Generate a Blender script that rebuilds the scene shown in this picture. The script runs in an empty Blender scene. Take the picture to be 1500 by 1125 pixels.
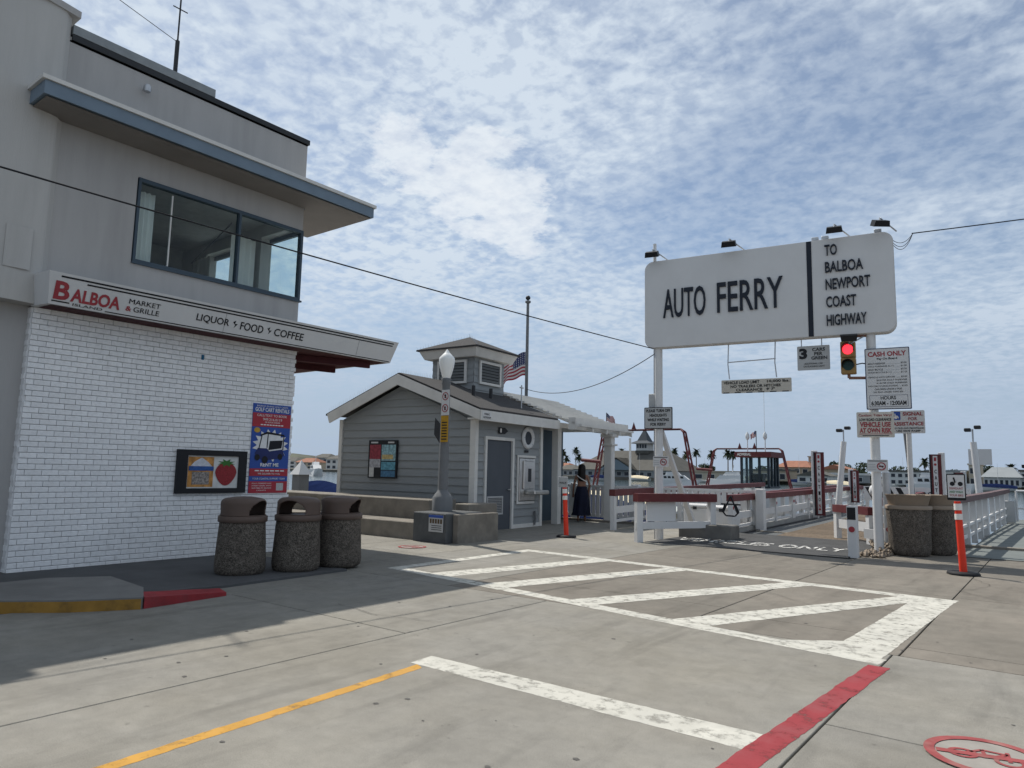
import bpy, bmesh, math, random
from mathutils import Vector, Matrix
from math import sin, cos, pi, radians as rad
random.seed(7)
S = bpy.context.scene
COL = S.collection
# ------------------------------------------------------------------ camera
cam = bpy.data.cameras.new('camera'); camo = bpy.data.objects.new('camera', cam); COL.objects.link(camo)
cam.sensor_width = 36; cam.lens = 24.96; cam.clip_start = .05; cam.clip_end = 6000
camo.matrix_world = Matrix.Translation((0, 0, 1.5)) @ Matrix.Rotation(rad(37.77), 4, 'Z') @ Matrix.Rotation(rad(90 + 6.92), 4, 'X') @ Matrix.Rotation(rad(1.196), 4, 'Z')
S.camera = camo
# ------------------------------------------------------------------ world: sky with broken high cloud
W = bpy.data.worlds.new('World'); S.world = W; W.use_nodes = True
nt = W.node_tree; nt.nodes.clear()
def N(t, **k):
    n = nt.nodes.new(t)
    for a, b in k.items(): setattr(n, a, b)
    return n
def L(a, b): nt.links.new(a, b)
def ramp(n, pts):
    e = n.color_ramp.elements
    e[0].position, e[0].color = pts[0][0], (pts[0][1],) * 3 + (1,)
    e[1].position, e[1].color = pts[-1][0], (pts[-1][1],) * 3 + (1,)
    for p, v in pts[1:-1]:
        q = e.new(p); q.color = (v, v, v, 1)
sky = N('ShaderNodeTexSky', sky_type='NISHITA'); sky.sun_disc = False
sky.sun_elevation = rad(56); sky.sun_rotation = rad(287.3); sky.air_density = 1.0; sky.dust_density = .35; sky.ozone_density = 2.0
tc = N('ShaderNodeTexCoord'); sep = N('ShaderNodeSeparateXYZ'); L(tc.outputs['Generated'], sep.inputs[0])
def M(op, a, b=None, clamp=False):
    n = N('ShaderNodeMath', operation=op, use_clamp=clamp)
    for i, v in enumerate((a, b)):
        if v is None: continue
        if isinstance(v, (int, float)): n.inputs[i].default_value = v
        else: L(v, n.inputs[i])
    return n.outputs[0]
zz = M('ADD', M('MAXIMUM', sep.outputs[2], 0.0), .16)
cv = N('ShaderNodeCombineXYZ'); L(M('DIVIDE', sep.outputs[0], zz), cv.inputs[0]); L(M('DIVIDE', sep.outputs[1], zz), cv.inputs[1])
def noise(scale, detail, rough=.55, dist=0.0, off=0.0):
    mp = N('ShaderNodeMapping'); L(cv.outputs[0], mp.inputs[0]); mp.inputs['Location'].default_value = (off, off * .7, 0)
    n = N('ShaderNodeTexNoise'); L(mp.outputs[0], n.inputs['Vector'])
    n.inputs['Scale'].default_value = scale; n.inputs['Detail'].default_value = detail; n.inputs['Roughness'].default_value = rough; n.inputs['Distortion'].default_value = dist
    return n.outputs['Fac']
big = N('ShaderNodeValToRGB'); L(noise(.9, 4, .5, .3, 3.1), big.inputs[0]); ramp(big, [(.34, 0), (.60, 1)])
mot = N('ShaderNodeValToRGB'); L(M('ADD', M('MULTIPLY', noise(24, 4, .55, .2, 1.0), .6), M('MULTIPLY', noise(10, 5, .55, .3, 2.0), .4)), mot.inputs[0]); ramp(mot, [(.40, 0), (.60, 1)])
wisp = N('ShaderNodeValToRGB'); L(noise(2.0, 10, .64, .25, 8.0), wisp.inputs[0]); ramp(wisp, [(.46, 0), (.66, 1)])
cl = M('ADD', M('MULTIPLY', mot.outputs[0], M('ADD', M('MULTIPLY', big.outputs[0], .5), .3)), M('MULTIPLY', wisp.outputs[0], .42), True)
cl = M('ADD', cl, M('MULTIPLY', big.outputs[0], .30), True)
def near(d, r0, r1):
    v = N('ShaderNodeVectorMath', operation='DOT_PRODUCT'); L(tc.outputs['Generated'], v.inputs[0]); v.inputs[1].default_value = d
    r = N('ShaderNodeMapRange'); L(M('ARCCOSINE', v.outputs['Value']), r.inputs[0]); r.inputs[1].default_value = r0; r.inputs[2].default_value = r1; r.inputs[3].default_value = 1; r.inputs[4].default_value = 0
    return r.outputs[0]
heap = M('MAXIMUM', M('MAXIMUM', near((-.6118, .6898, .387), .0, .12), M('MULTIPLY', near((-.663, .6235, .4142), .0, .08), .9)), near((-.581, .7342, .3511), .0, .10))
hp_ = N('ShaderNodeValToRGB'); L(M('ADD', heap, M('MULTIPLY', M('SUBTRACT', noise(7.5, 9, .6, .2, 5.0), .5), 2.0)), hp_.inputs[0]); ramp(hp_, [(.34, 0), (.48, .75), (.8, 1)])
cl = M('ADD', M('MULTIPLY', cl, .78), .16)
hcl = M('MULTIPLY', M('MULTIPLY', hp_.outputs[0], M('MULTIPLY', heap, 3.0, True)), M('ADD', M('MULTIPLY', noise(15, 8, .6, .2, 7.0), .9), .2), True)
bg1 = N('ShaderNodeBackground'); L(sky.outputs[0], bg1.inputs[0]); bg1.inputs[1].default_value = .095
bg2 = N('ShaderNodeBackground'); bg2.inputs[0].default_value = (.79, .89, 1.0, 1); bg2.inputs[1].default_value = .86
mx0 = N('ShaderNodeMixShader'); L(cl, mx0.inputs[0]); L(bg1.outputs[0], mx0.inputs[1]); L(bg2.outputs[0], mx0.inputs[2])
bg4 = N('ShaderNodeBackground'); bg4.inputs[0].default_value = (.92, .96, 1.0, 1); bg4.inputs[1].default_value = .95
mx1 = N('ShaderNodeMixShader'); L(hcl, mx1.inputs[0]); L(mx0.outputs[0], mx1.inputs[1]); L(bg4.outputs[0], mx1.inputs[2]); mx0 = mx1
# pale blue-grey sea haze low over the horizon
low = N('ShaderNodeMapRange'); low.interpolation_type = 'SMOOTHSTEP'; L(sep.outputs[2], low.inputs[0]); low.inputs[1].default_value = .0; low.inputs[2].default_value = .34; low.inputs[3].default_value = .88; low.inputs[4].default_value = .0
bg3 = N('ShaderNodeBackground'); bg3.inputs[0].default_value = (.60, .76, 1.0, 1); bg3.inputs[1].default_value = .62
mx = N('ShaderNodeMixShader'); L(low.outputs[0], mx.inputs[0]); L(mx0.outputs[0], mx.inputs[1]); L(bg3.outputs[0], mx.inputs[2])
out = N('ShaderNodeOutputWorld'); L(mx.outputs[0], out.inputs[0])
# ------------------------------------------------------------------ sun
sun = bpy.data.lights.new('sun', 'SUN'); sun.energy = 4.6; sun.angle = rad(.53); sun.color = (1, .95, .87)
suno = bpy.data.objects.new('sun', sun); COL.objects.link(suno)
suno.rotation_euler = Vector((.644, -.2, -1)).to_track_quat('-Z', 'Y').to_euler(); suno.location = (-30, 10, 50)
S.view_settings.view_transform = 'Standard'; S.view_settings.look = 'None'; S.view_settings.exposure = 0; S.view_settings.gamma = 1
S.render.engine = 'CYCLES'
# ------------------------------------------------------------------ materials
MATS = {}
WEAR = []
def mat(name, col, rough=.8, var=.12, scale=6, bump=0, bscale=60, metal=0, rnd=0, dirt=0, dscale=1.2, dcol=(.08, .075, .07), emit=0, alpha=1, stretch=(1, 1, 1), spec=.25):
    if name in MATS: return MATS[name]
    m = bpy.data.materials.new(name); m.use_nodes = True; t = m.node_tree; b = t.nodes['Principled BSDF']
    b.inputs['Roughness'].default_value = rough; b.inputs['Metallic'].default_value = metal; b.inputs['Specular IOR Level'].default_value = spec
    def nn(ty): return t.nodes.new(ty)
    tcn = nn('ShaderNodeTexCoord'); mp = nn('ShaderNodeMapping'); t.links.new(tcn.outputs['Object'], mp.inputs[0]); mp.inputs['Scale'].default_value = stretch
    def noi(sc, det=5):
        n = nn('ShaderNodeTexNoise'); t.links.new(mp.outputs[0], n.inputs['Vector']); n.inputs['Scale'].default_value = sc; n.inputs['Detail'].default_value = det; n.inputs['Roughness'].default_value = .6
        return n.outputs['Fac']
    r = nn('ShaderNodeMapRange'); t.links.new(noi(scale), r.inputs[0]); r.inputs[1].default_value = .3; r.inputs[2].default_value = .7; r.inputs[3].default_value = 1 - var; r.inputs[4].default_value = 1 + var
    v = r.outputs[0]
    if rnd:
        oi = nn('ShaderNodeObjectInfo'); mr = nn('ShaderNodeMapRange'); t.links.new(oi.outputs['Random'], mr.inputs[0]); mr.inputs[3].default_value = 1 - rnd; mr.inputs[4].default_value = 1 + rnd
        mm = nn('ShaderNodeMath'); mm.operation = 'MULTIPLY'; t.links.new(v, mm.inputs[0]); t.links.new(mr.outputs[0], mm.inputs[1]); v = mm.outputs[0]
    mul = nn('ShaderNodeVectorMath'); mul.operation = 'SCALE'; mul.inputs[0].default_value = col; t.links.new(v, mul.inputs['Scale'])
    c = mul.outputs[0]
    if dirt:
        dr = nn('ShaderNodeMapRange'); t.links.new(noi(dscale, 8), dr.inputs[0]); dr.inputs[1].default_value = .5; dr.inputs[2].default_value = .75; dr.inputs[4].default_value = dirt
        mi = nn('ShaderNodeMix'); mi.data_type = 'RGBA'; t.links.new(dr.outputs[0], mi.inputs[0]); t.links.new(c, mi.inputs[6]); mi.inputs[7].default_value = dcol + (1,); c = mi.outputs[2]
    t.links.new(c, b.inputs['Base Color'])
    if bump:
        bn = nn('ShaderNodeBump'); bn.inputs['Strength'].default_value = bump; bn.inputs['Distance'].default_value = .01; t.links.new(noi(bscale, 4), bn.inputs['Height']); t.links.new(bn.outputs[0], b.inputs['Normal'])
    if emit: t.links.new(c, b.inputs['Emission Color']); b.inputs['Emission Strength'].default_value = emit
    MATS[name] = m; return m
def glass(name, col=(.9, .95, .95), rough=.02, mixf=.015):
    m = bpy.data.materials.new(name); m.use_nodes = True; t = m.node_tree; t.nodes.clear()
    o = t.nodes.new('ShaderNodeOutputMaterial'); g = t.nodes.new('ShaderNodeBsdfGlossy'); g.inputs['Roughness'].default_value = rough; tr = t.nodes.new('ShaderNodeBsdfTransparent'); tr.inputs[0].default_value = col + (1,)
    fr = t.nodes.new('ShaderNodeMath'); fr.operation = 'POWER'; lw = t.nodes.new('ShaderNodeLayerWeight'); lw.inputs[0].default_value = .5; t.links.new(lw.outputs['Facing'], fr.inputs[0]); fr.inputs[1].default_value = 3.0
    fm = t.nodes.new('ShaderNodeMath'); fm.operation = 'MULTIPLY'; fm.inputs[1].default_value = .55; t.links.new(fr.outputs[0], fm.inputs[0]); fr = fm
    a = t.nodes.new('ShaderNodeMath'); a.operation = 'ADD'; a.inputs[1].default_value = mixf; t.links.new(fr.outputs[0], a.inputs[0])
    mx = t.nodes.new('ShaderNodeMixShader'); t.links.new(a.outputs[0], mx.inputs[0]); t.links.new(tr.outputs[0], mx.inputs[1]); t.links.new(g.outputs[0], mx.inputs[2]); t.links.new(mx.outputs[0], o.inputs[0])
    return m
GLASS = glass('window_glass')
def ground_mat(name, base, warm, rough=.9):
    m = bpy.data.materials.new(name); m.use_nodes = True; t = m.node_tree; b = t.nodes['Principled BSDF']; b.inputs['Roughness'].default_value = rough; b.inputs['Specular IOR Level'].default_value = .2
    tcn = t.nodes.new('ShaderNodeTexCoord')
    def noi(sc, det, ro=.6, st=(1, 1, 1), dist=0):
        mp = t.nodes.new('ShaderNodeMapping'); mp.inputs['Scale'].default_value = st; t.links.new(tcn.outputs['Object'], mp.inputs[0])
        n = t.nodes.new('ShaderNodeTexNoise'); n.inputs['Scale'].default_value = sc; n.inputs['Detail'].default_value = det; n.inputs['Roughness'].default_value = ro; n.inputs['Distortion'].default_value = dist; t.links.new(mp.outputs[0], n.inputs['Vector']); return n.outputs['Fac']
    def rng(f, a, c, lo, hi):
        r = t.nodes.new('ShaderNodeMapRange'); t.links.new(f, r.inputs[0]); r.inputs[1].default_value = a; r.inputs[2].default_value = c; r.inputs[3].default_value = lo; r.inputs[4].default_value = hi; return r.outputs[0]
    def mul(a, c):
        n = t.nodes.new('ShaderNodeMath'); n.operation = 'MULTIPLY'; t.links.new(a, n.inputs[0]); t.links.new(c, n.inputs[1]); return n.outputs[0]
    oi = t.nodes.new('ShaderNodeObjectInfo')
    v = mul(rng(noi(.7, 6), .3, .7, .86, 1.12), rng(noi(5, 8, .7), .3, .7, .86, 1.12)); v = mul(v, rng(noi(170, 4, .85), .3, .7, .60, 1.40)); v = mul(v, rng(oi.outputs['Random'], 0, 1, .93, 1.06)); v = mul(v, rng(noi(1.6, 7, .6, (2.2, .35, 1), .4), .52, .75, 1.0, .74)); v = mul(v, rng(noi(9, 4, .6), .66, .74, 1.0, .72))
    mi = t.nodes.new('ShaderNodeMix'); mi.data_type = 'RGBA'; t.links.new(rng(noi(.45, 5), .4, .62, 0, 1), mi.inputs[0]); mi.inputs[6].default_value = base + (1,); mi.inputs[7].default_value = warm + (1,)
    sc_ = t.nodes.new('ShaderNodeVectorMath'); sc_.operation = 'SCALE'; t.links.new(mi.outputs[2], sc_.inputs[0]); t.links.new(v, sc_.inputs['Scale']); t.links.new(sc_.outputs[0], b.inputs['Base Color'])
    bn = t.nodes.new('ShaderNodeBump'); bn.inputs['Strength'].default_value = .35; bn.inputs['Distance'].default_value = .006; t.links.new(noi(120, 4, .7), bn.inputs['Height']); t.links.new(bn.outputs[0], b.inputs['Normal']); MATS[name] = m; return m
concrete = ground_mat('concrete', (.230, .219, .194), (.212, .198, .168))
concrete2 = ground_mat('concrete_brownish', (.190, .170, .143), (.172, .157, .133))
conc_wall = mat('weathered_concrete', (.205, .187, .16), .9, .2, 3, .3, 60, dirt=.6, dscale=2.2, dcol=(.10, .09, .08))
asphalt = mat('asphalt', (.06, .06, .06), .9, .18, 3, .4, 150)
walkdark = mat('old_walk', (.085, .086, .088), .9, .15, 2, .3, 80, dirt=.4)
def worn(name, col, lo, hi, sc=7.0):
    m = mat(name, col, .8, .14, 5, .2, 120, dirt=.75, dscale=2.5, dcol=tuple(c * .6 + .06 for c in col)); t = m.node_tree; b = t.nodes['Principled BSDF']; o = t.nodes['Material Output']
    tcn = t.nodes.new('ShaderNodeTexCoord'); n1 = t.nodes.new('ShaderNodeTexNoise'); n1.inputs['Scale'].default_value = sc; n1.inputs['Detail'].default_value = 12; n1.inputs['Roughness'].default_value = .72; t.links.new(tcn.outputs['Object'], n1.inputs['Vector'])
    r = t.nodes.new('ShaderNodeMapRange'); t.links.new(n1.outputs['Fac'], r.inputs[0]); r.inputs[1].default_value = lo; r.inputs[2].default_value = hi
    tr = t.nodes.new('ShaderNodeBsdfTransparent'); mx = t.nodes.new('ShaderNodeMixShader'); t.links.new(r.outputs[0], mx.inputs[0]); t.links.new(tr.outputs[0], mx.inputs[1]); t.links.new(b.outputs[0], mx.inputs[2]); t.links.new(mx.outputs[0], o.inputs[0])
    return m
white_line = worn('worn_white_paint', (.50, .485, .43), .30, .50, 8.0)
yellow_line = worn('yellow_paint', (.47, .25, .045), .30, .48, 6.0)
red_line = worn('red_paint', (.26, .036, .042), .30, .46, 5.0)
road_letter = worn('worn_road_lettering', (.60, .59, .56), .46, .54, 9.0)
stucco = mat('grey_stucco', (.46, .45, .43), .9, .06, 1.6, .3, 90, dirt=.35, dscale=2.2, dcol=(.30, .29, .275), stretch=(1, 1, .14))
stucco_d = mat('dark_grey_stucco', (.40, .39, .38), .9, .06, 2.2, .3, 90, dirt=.35, dscale=3.0, dcol=(.25, .245, .24), stretch=(1, 1, .12))
brickpaint = mat('white_painted_brick', (.80, .80, .80), .75, .08, 9, .5, 45, rnd=.05, dirt=.3, dscale=14, dcol=(.42, .41, .40))
mortar = mat('painted_mortar', (.74, .74, .74), .9, .1, 9)
bluetrim = mat('slate_blue_trim', (.16, .21, .262), .6, .08, 3)
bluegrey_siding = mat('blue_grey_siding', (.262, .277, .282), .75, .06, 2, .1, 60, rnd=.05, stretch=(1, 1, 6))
siding_shaded = mat('shaded_blue_siding', (.07, .10, .13), .75, .08, 2)  # blue porch siding, shade of the recess put into its colour
trim = mat('off_white_trim', (.62, .61, .58), .7, .06, 3, dirt=.15)
white = mat('white_paint', (.62, .62, .615), .6, .05, 3, dirt=.18, dscale=3, dcol=(.45, .44, .42))
signwhite = mat('sign_white', (.60, .60, .595), .5, .03, 2, dirt=.12, dscale=1.5, dcol=(.5, .48, .45))
black = mat('black_paint', (.012, .013, .016), .5, .1, 5)
navy_letter = mat('black_navy_letter', (.012, .016, .026), .45, .1, 5)
redrail = mat('oxblood_rail', (.115, .026, .028), .6, .15, 3, dirt=.25, dscale=4, dcol=(.2, .12, .11))
redletter = mat('red_letter', (.32, .045, .055), .6, .1, 4)
soffit_red = mat('maroon_soffit', (.065, .016, .019), .7, .15, 3)
shingle = mat('grey_shingles', (.052, .05, .05), .95, .28, 30, .6, 40, stretch=(1, 3, 1))
metal = mat('galvanised_metal', (.45, .46, .47), .4, .1, 6, metal=.7)
steel = mat('stainless_steel', (.55, .54, .52), .3, .12, 5, metal=.9)
darkmetal = mat('dark_metal', (.03, .032, .035), .5, .1, 5)
lampgrey = mat('lamp_post_grey', (.155, .16, .165), .6, .08, 4)
pebble = mat('exposed_aggregate', (.105, .09, .075), .9, .3, 12, .0, 70)
_t = pebble.node_tree; _v = _t.nodes.new('ShaderNodeTexVoronoi'); _v.inputs['Scale'].default_value = 95; _tc = _t.nodes.new('ShaderNodeTexCoord'); _t.links.new(_tc.outputs['Object'], _v.inputs['Vector'])
_s = _t.nodes.new('ShaderNodeSeparateColor'); _t.links.new(_v.outputs['Color'], _s.inputs[0]); _r = _t.nodes.new('ShaderNodeMapRange'); _t.links.new(_s.outputs[0], _r.inputs[0]); _r.inputs[3].default_value = .4; _r.inputs[4].default_value = 1.9
_m = _t.nodes.new('ShaderNodeVectorMath'); _m.operation = 'SCALE'; _b = _t.nodes['Principled BSDF']; _t.links.new(_b.inputs['Base Color'].links[0].from_socket, _m.inputs[0]); _t.links.new(_r.outputs[0], _m.inputs['Scale']); _t.links.new(_m.outputs[0], _b.inputs['Base Color'])
_bn = _t.nodes.new('ShaderNodeBump'); _bn.invert = True; _bn.inputs['Strength'].default_value = .8; _bn.inputs['Distance'].default_value = .012; _t.links.new(_v.outputs['Distance'], _bn.inputs['Height']); _t.links.new(_bn.outputs[0], _b.inputs['Normal'])
brownlid = mat('brown_plastic', (.105, .074, .06), .55, .08, 4)
tanlid = mat('tan_plastic', (.26, .205, .155), .55, .08, 4)
orange = mat('orange_plastic', (.74, .048, .022), .45, .08, 5)
refl = mat('white_reflective', (.75, .72, .68), .4, .05, 8)
rubber = mat('black_rubber', (.018, .018, .02), .7, .1, 6)
signgrey = mat('sign_grey', (.42, .43, .43), .5, .04, 3, dirt=.15)
skin = mat('skin', (.25, .13, .085), .55, .06, 6)
hairm = mat('dark_hair', (.012, .009, .008), .6, .2, 30)
dressm = mat('navy_dress', (.007, .009, .024), .8, .2, 5)
wood = mat('weathered_planks', (.13, .098, .068), .9, .25, 4, .4, 50, rnd=.18, stretch=(6, 1, 1))
cream = mat('cream_cloth', (.66, .57, .40), .8, .05, 3)
curtainm = mat('white_curtain', (.72, .70, .67), .9, .05, 3)
blue_cover = mat('blue_canvas', (.011, .018, .055), .95, .2, 2, spec=.0)
leafm = mat('palm_green', (.035, .05, .025), .8, .3, 3)
treem = mat('tree_green', (.03, .045, .022), .85, .4, 2)
trunkm = mat('palm_trunk', (.16, .125, .095), .9, .2, 4)
# ------------------------------------------------------------------ mesh helpers
class MB:
    def __init__(s): s.v = []; s.f = []; s.sm = []
    def add(s, vs, fs, sm=False):
        o = len(s.v); s.v += [tuple(v) for v in vs]; s.f += [[o + i for i in f] for f in fs]; s.sm += [sm] * len(fs); return s
    def box(s, x0, x1, y0, y1, z0, z1):
        return s.add([(x0, y0, z0), (x1, y0, z0), (x1, y1, z0), (x0, y1, z0), (x0, y0, z1), (x1, y0, z1), (x1, y1, z1), (x0, y1, z1)], [(0, 3, 2, 1), (4, 5, 6, 7), (0, 1, 5, 4), (1, 2, 6, 5), (2, 3, 7, 6), (3, 0, 4, 7)])
    def cbox(s, x0, x1, y0, y1, z0, z1, c=.01):
        """box with chamfered edges"""
        bm = bmesh.new(); vs = [bm.verts.new(p) for p in [(x0, y0, z0), (x1, y0, z0), (x1, y1, z0), (x0, y1, z0), (x0, y0, z1), (x1, y0, z1), (x1, y1, z1), (x0, y1, z1)]]
        for f in [(0, 3, 2, 1), (4, 5, 6, 7), (0, 1, 5, 4), (1, 2, 6, 5), (2, 3, 7, 6), (3, 0, 4, 7)]: bm.faces.new([vs[i] for i in f])
        bmesh.ops.bevel(bm, geom=bm.edges[:], offset=c, segments=1, affect='EDGES'); bm.verts.index_update()
        s.add([v.co[:] for v in bm.verts], [[v.index for v in f.verts] for f in bm.faces]); bm.free(); return s
    def prism(s, pts, axis, a, b):
        """extrude 2-D polygon pts along axis 'x','y','z' from a to b"""
        def P(p, t): return {'x': (t, p[0], p[1]), 'y': (p[0], t, p[1]), 'z': (p[0], p[1], t)}[axis]
        n = len(pts); vs = [P(p, a) for p in pts] + [P(p, b) for p in pts]
        return s.add(vs, [list(range(n))[::-1], [n + i for i in range(n)]] + [(i, (i + 1) % n, n + (i + 1) % n, n + i) for i in range(n)])
    def tube(s, p0, p1, r0, r1=None, n=12, caps=True, sm=True):
        r1 = r0 if r1 is None else r1; p0 = Vector(p0); p1 = Vector(p1); d = (p1 - p0).normalized()
        a = d.orthogonal().normalized(); b = d.cross(a)
        vs = [p0 + (a * cos(2 * pi * i / n) + b * sin(2 * pi * i / n)) * r0 for i in range(n)] + [p1 + (a * cos(2 * pi * i / n) + b * sin(2 * pi * i / n)) * r1 for i in range(n)]
        s.add(vs, [(i, (i + 1) % n, n + (i + 1) % n, n + i) for i in range(n)], sm)
        if caps: s.add(vs, [list(range(n))[::-1], list(range(n, 2 * n))])
        return s
    def path(s, pts, r, n=6):
        for a, b in zip(pts, pts[1:]): s.tube(a, b, r, r, n)
        return s
    def bar(s, p0, p1, w, h):
        """rectangular bar from p0 to p1, w sideways, h vertical, p on the top centre line"""
        p0 = Vector(p0); p1 = Vector(p1); d = (p1 - p0).normalized(); sd = Vector((-d.y, d.x, 0))
        sd = sd.normalized() if sd.length > 1e-6 else Vector((1, 0, 0)); sd *= w / 2; u = Vector((0, 0, -h))
        vs = [p0 - sd, p0 + sd, p0 + sd + u, p0 - sd + u, p1 - sd, p1 + sd, p1 + sd + u, p1 - sd + u]
        return s.add(vs, [(0, 1, 2, 3), (7, 6, 5, 4), (0, 4, 5, 1), (1, 5, 6, 2), (2, 6, 7, 3), (3, 7, 4, 0)])
    def lathe(s, prof, c=(0, 0), n=24, wob=None):
        """prof: (r,z) list"""
        vs = []
        for k, (r, z) in enumerate(prof):
            for i in range(n):
                a = 2 * pi * i / n; rr = r * (1 + (wob(a, k) if wob else 0)); vs.append((c[0] + rr * cos(a), c[1] + rr * sin(a), z))
        fs = [(k * n + i, k * n + (i + 1) % n, (k + 1) * n + (i + 1) % n, (k + 1) * n + i) for k in range(len(prof) - 1) for i in range(n)]
        s.add(vs, fs, True); s.add(vs, [list(range(n))[::-1], [(len(prof) - 1) * n + i for i in range(n)]]); return s
    def plane(s, o, r, u, pts):
        """flat polygon in a plane"""
        o, r, u = Vector(o), Vector(r), Vector(u); return s.add([o + r * p[0] + u * p[1] for p in pts], [list(range(len(pts)))])
    def build(s, name, m, parent=None, loc=None, rotz=0):
        me = bpy.data.meshes.new(name); me.from_pydata(s.v, [], s.f); me.update()
        me.polygons.foreach_set('use_smooth', s.sm); me.materials.append(m)
        o = bpy.data.objects.new(name, me); COL.objects.link(o); o.parent = parent
        if loc: o.location = loc
        if rotz: o.rotation_euler = (0, 0, rotz)
        return o
def tag(o, label=None, cat=None, group=None, kind=None):
    for k, v in (('label', label), ('category', cat), ('group', group), ('kind', kind)):
        if v: o[k] = v
    return o
def thing(name, label, cat, loc=(0, 0, 0), rotz=0, group=None):
    o = bpy.data.objects.new(name, None); COL.objects.link(o); o.location = loc; o.rotation_euler = (0, 0, rotz); o.empty_display_size = .2
    return tag(o, label, cat, group)
def copy_tree(o, parent=None):
    c = o.copy(); COL.objects.link(c); c.parent = parent
    for ch in list(o.children): copy_tree(ch, c)
    return c
def textmb(body, w, h, o, r, u, ext=.004, off=.0, mb=None):
    """lettering fitted to w x h with lower left corner at o in the plane r,u"""
    cu = bpy.data.curves.new('t', 'FONT'); cu.body = body; cu.extrude = .05; cu.offset = off; cu.resolution_u = 3
    ob = bpy.data.objects.new('t', cu); COL.objects.link(ob)
    me = bpy.data.meshes.new_from_object(ob.evaluated_get(bpy.context.evaluated_depsgraph_get()))
    vs = [v.co.copy() for v in me.vertices]; fs = [list(p.vertices) for p in me.polygons]
    bpy.data.objects.remove(ob); bpy.data.curves.remove(cu); bpy.data.meshes.remove(me)
    x0 = min(v.x for v in vs); x1 = max(v.x for v in vs); y0 = min(v.y for v in vs); y1 = max(v.y for v in vs)
    o, r, u = Vector(o), Vector(r), Vector(u); n = r.cross(u); mb = mb or MB()
    mb.add([o + r * ((v.x - x0) / (x1 - x0) * w) + u * ((v.y - y0) / (y1 - y0) * h) + n * ((v.z + .05) / .1 * ext) for v in vs], fs)
    return mb
X, Y, Zv = Vector((1, 0, 0)), Vector((0, 1, 0)), Vector((0, 0, 1))
# =================================================================== GROUND
tag(MB().add([(-60, -40, -.03), (60, -40, -.03), (60, 18.9, -.03), (-60, 18.9, -.03)], [(0, 1, 2, 3)]).build('ground', mat('joint_dirt', (.09, .085, .075), .95, .2, 5)), kind='structure')
pav = MB().box(-60, 60, -40, 18.9, -.5, -.035).build('pavement', conc_wall); tag(pav, kind='structure')
def slab(x0, x1, y0, y1, m=concrete, z=0.0, g=.007):
    b = MB(); b.cbox(x0 + g, x1 - g, y0 + g, y1 - g, -.028, z - random.uniform(0, .0008), .004); return b.build('concrete_slab', m, pav)
for x0, x1, ys_ in ((-60, -13, (-40, -12, -2, 7)), (-13, -7.75, (-40, -12, -2)), (-7.75, -4.85, (-40, -9, -1, 4.75, 7)), (-4.85, -1.25, (-40, -8, 7)), (-1.25, 2.4, (-40, -5, 4.8, 7)), (2.4, 8, (-40, -5, 7)), (8, 60, (-40, 7))):
    for a, b in zip(ys_, ys_[1:]): slab(x0, x1, a, b)
slab(-8.3, -7.75, -2, 7); slab(-13, -8.3, 6.9, 7)
for (x0, x1, y0, y1, m) in [(-6.4, -3.15, 7.0, 8.1, concrete2), (-6.4, -3.15, 8.1, 12.3, concrete2), (-3.15, -1.2, 7.0, 7.75, concrete2), (-3.15, -1.2, 7.75, 10.9, concrete2), (-3.15, -1.2, 10.9, 14.4, concrete2), (-6.4, -3.15, 12.3, 14.4, concrete2),
    (-1.2, 2.5, 7.0, 7.4, concrete2), (-1.2, 2.5, 7.4, 10.85, concrete2), (-1.2, 2.5, 10.85, 13.5, concrete2), (-1.2, 2.5, 13.5, 16.6, concrete2), (2.5, 60, 7.0, 12, concrete2), (2.5, 60, 12, 18.9, concrete2), (-1.2, 2.5, 16.6, 18.9, asphalt), (-3.15, -1.2, 14.4, 16.6, concrete2),
    (-9.0, -6.4, 7.0, 9.2, concrete), (-9.0, -6.4, 9.2, 12.3, concrete), (-9.0, -6.4, 12.3, 15.5, concrete), (-9.0, -6.4, 15.5, 18.9, concrete), (-60, -11, 7.0, 9.2, concrete), (-11, -9.0, 7.0, 9.2, concrete), (-11, -9, 9.2, 12.3, concrete), (-60, -11, 9.2, 12.3, concrete), (-13, -9, 12.3, 15.5, concrete), (-13, -9, 15.5, 18.9, concrete), (-60, -13, 12.3, 18.9, concrete), (-3.15, -1.2, 16.6, 18.9, concrete2)]:
    slab(x0, x1, y0, y1, m)
# old dark sidewalk by the market and its ramped kerb
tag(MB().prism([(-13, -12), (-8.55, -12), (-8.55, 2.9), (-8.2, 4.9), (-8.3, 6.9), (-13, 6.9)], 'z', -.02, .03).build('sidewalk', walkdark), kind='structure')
kerb = tag(MB().prism([(-8.9, -12), (-8.45, -12), (-8.42, 2.6), (-7.95, 3.08), (-7.6, 3.65), (-7.62, 3.68), (-8.2, 3.95), (-9.25, 4.05), (-9.6, 3.5), (-9.3, -12)], 'z', -.02, .12).build('kerb', mat('kerb_concrete', (.18, .175, .165), .9, .12, 3, .2, 60, dirt=.4)), kind='structure')
yk = mat('yellow_kerb_paint', (.30, .165, .035), .8, .2, 5, .2, 60, dirt=.75, dscale=4, dcol=(.035, .033, .03))
def strip(pts, z0, z1, m, name, parent, zt0=None):
    b = MB(); n = len(pts)
    vs = [(x, y, z0) for x, y in pts] + [(x, y, z1) for x, y in pts]
    b.add(vs, [(i, i + 1, n + i + 1, n + i) for i in range(n - 1)]); return b.build(name, m, parent)
strip([(-8.446, -12), (-8.416, 2.6), (-7.946, 3.077), (-7.596, 3.647)], -.01, .105, yk, 'painted_face', kerb)
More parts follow.
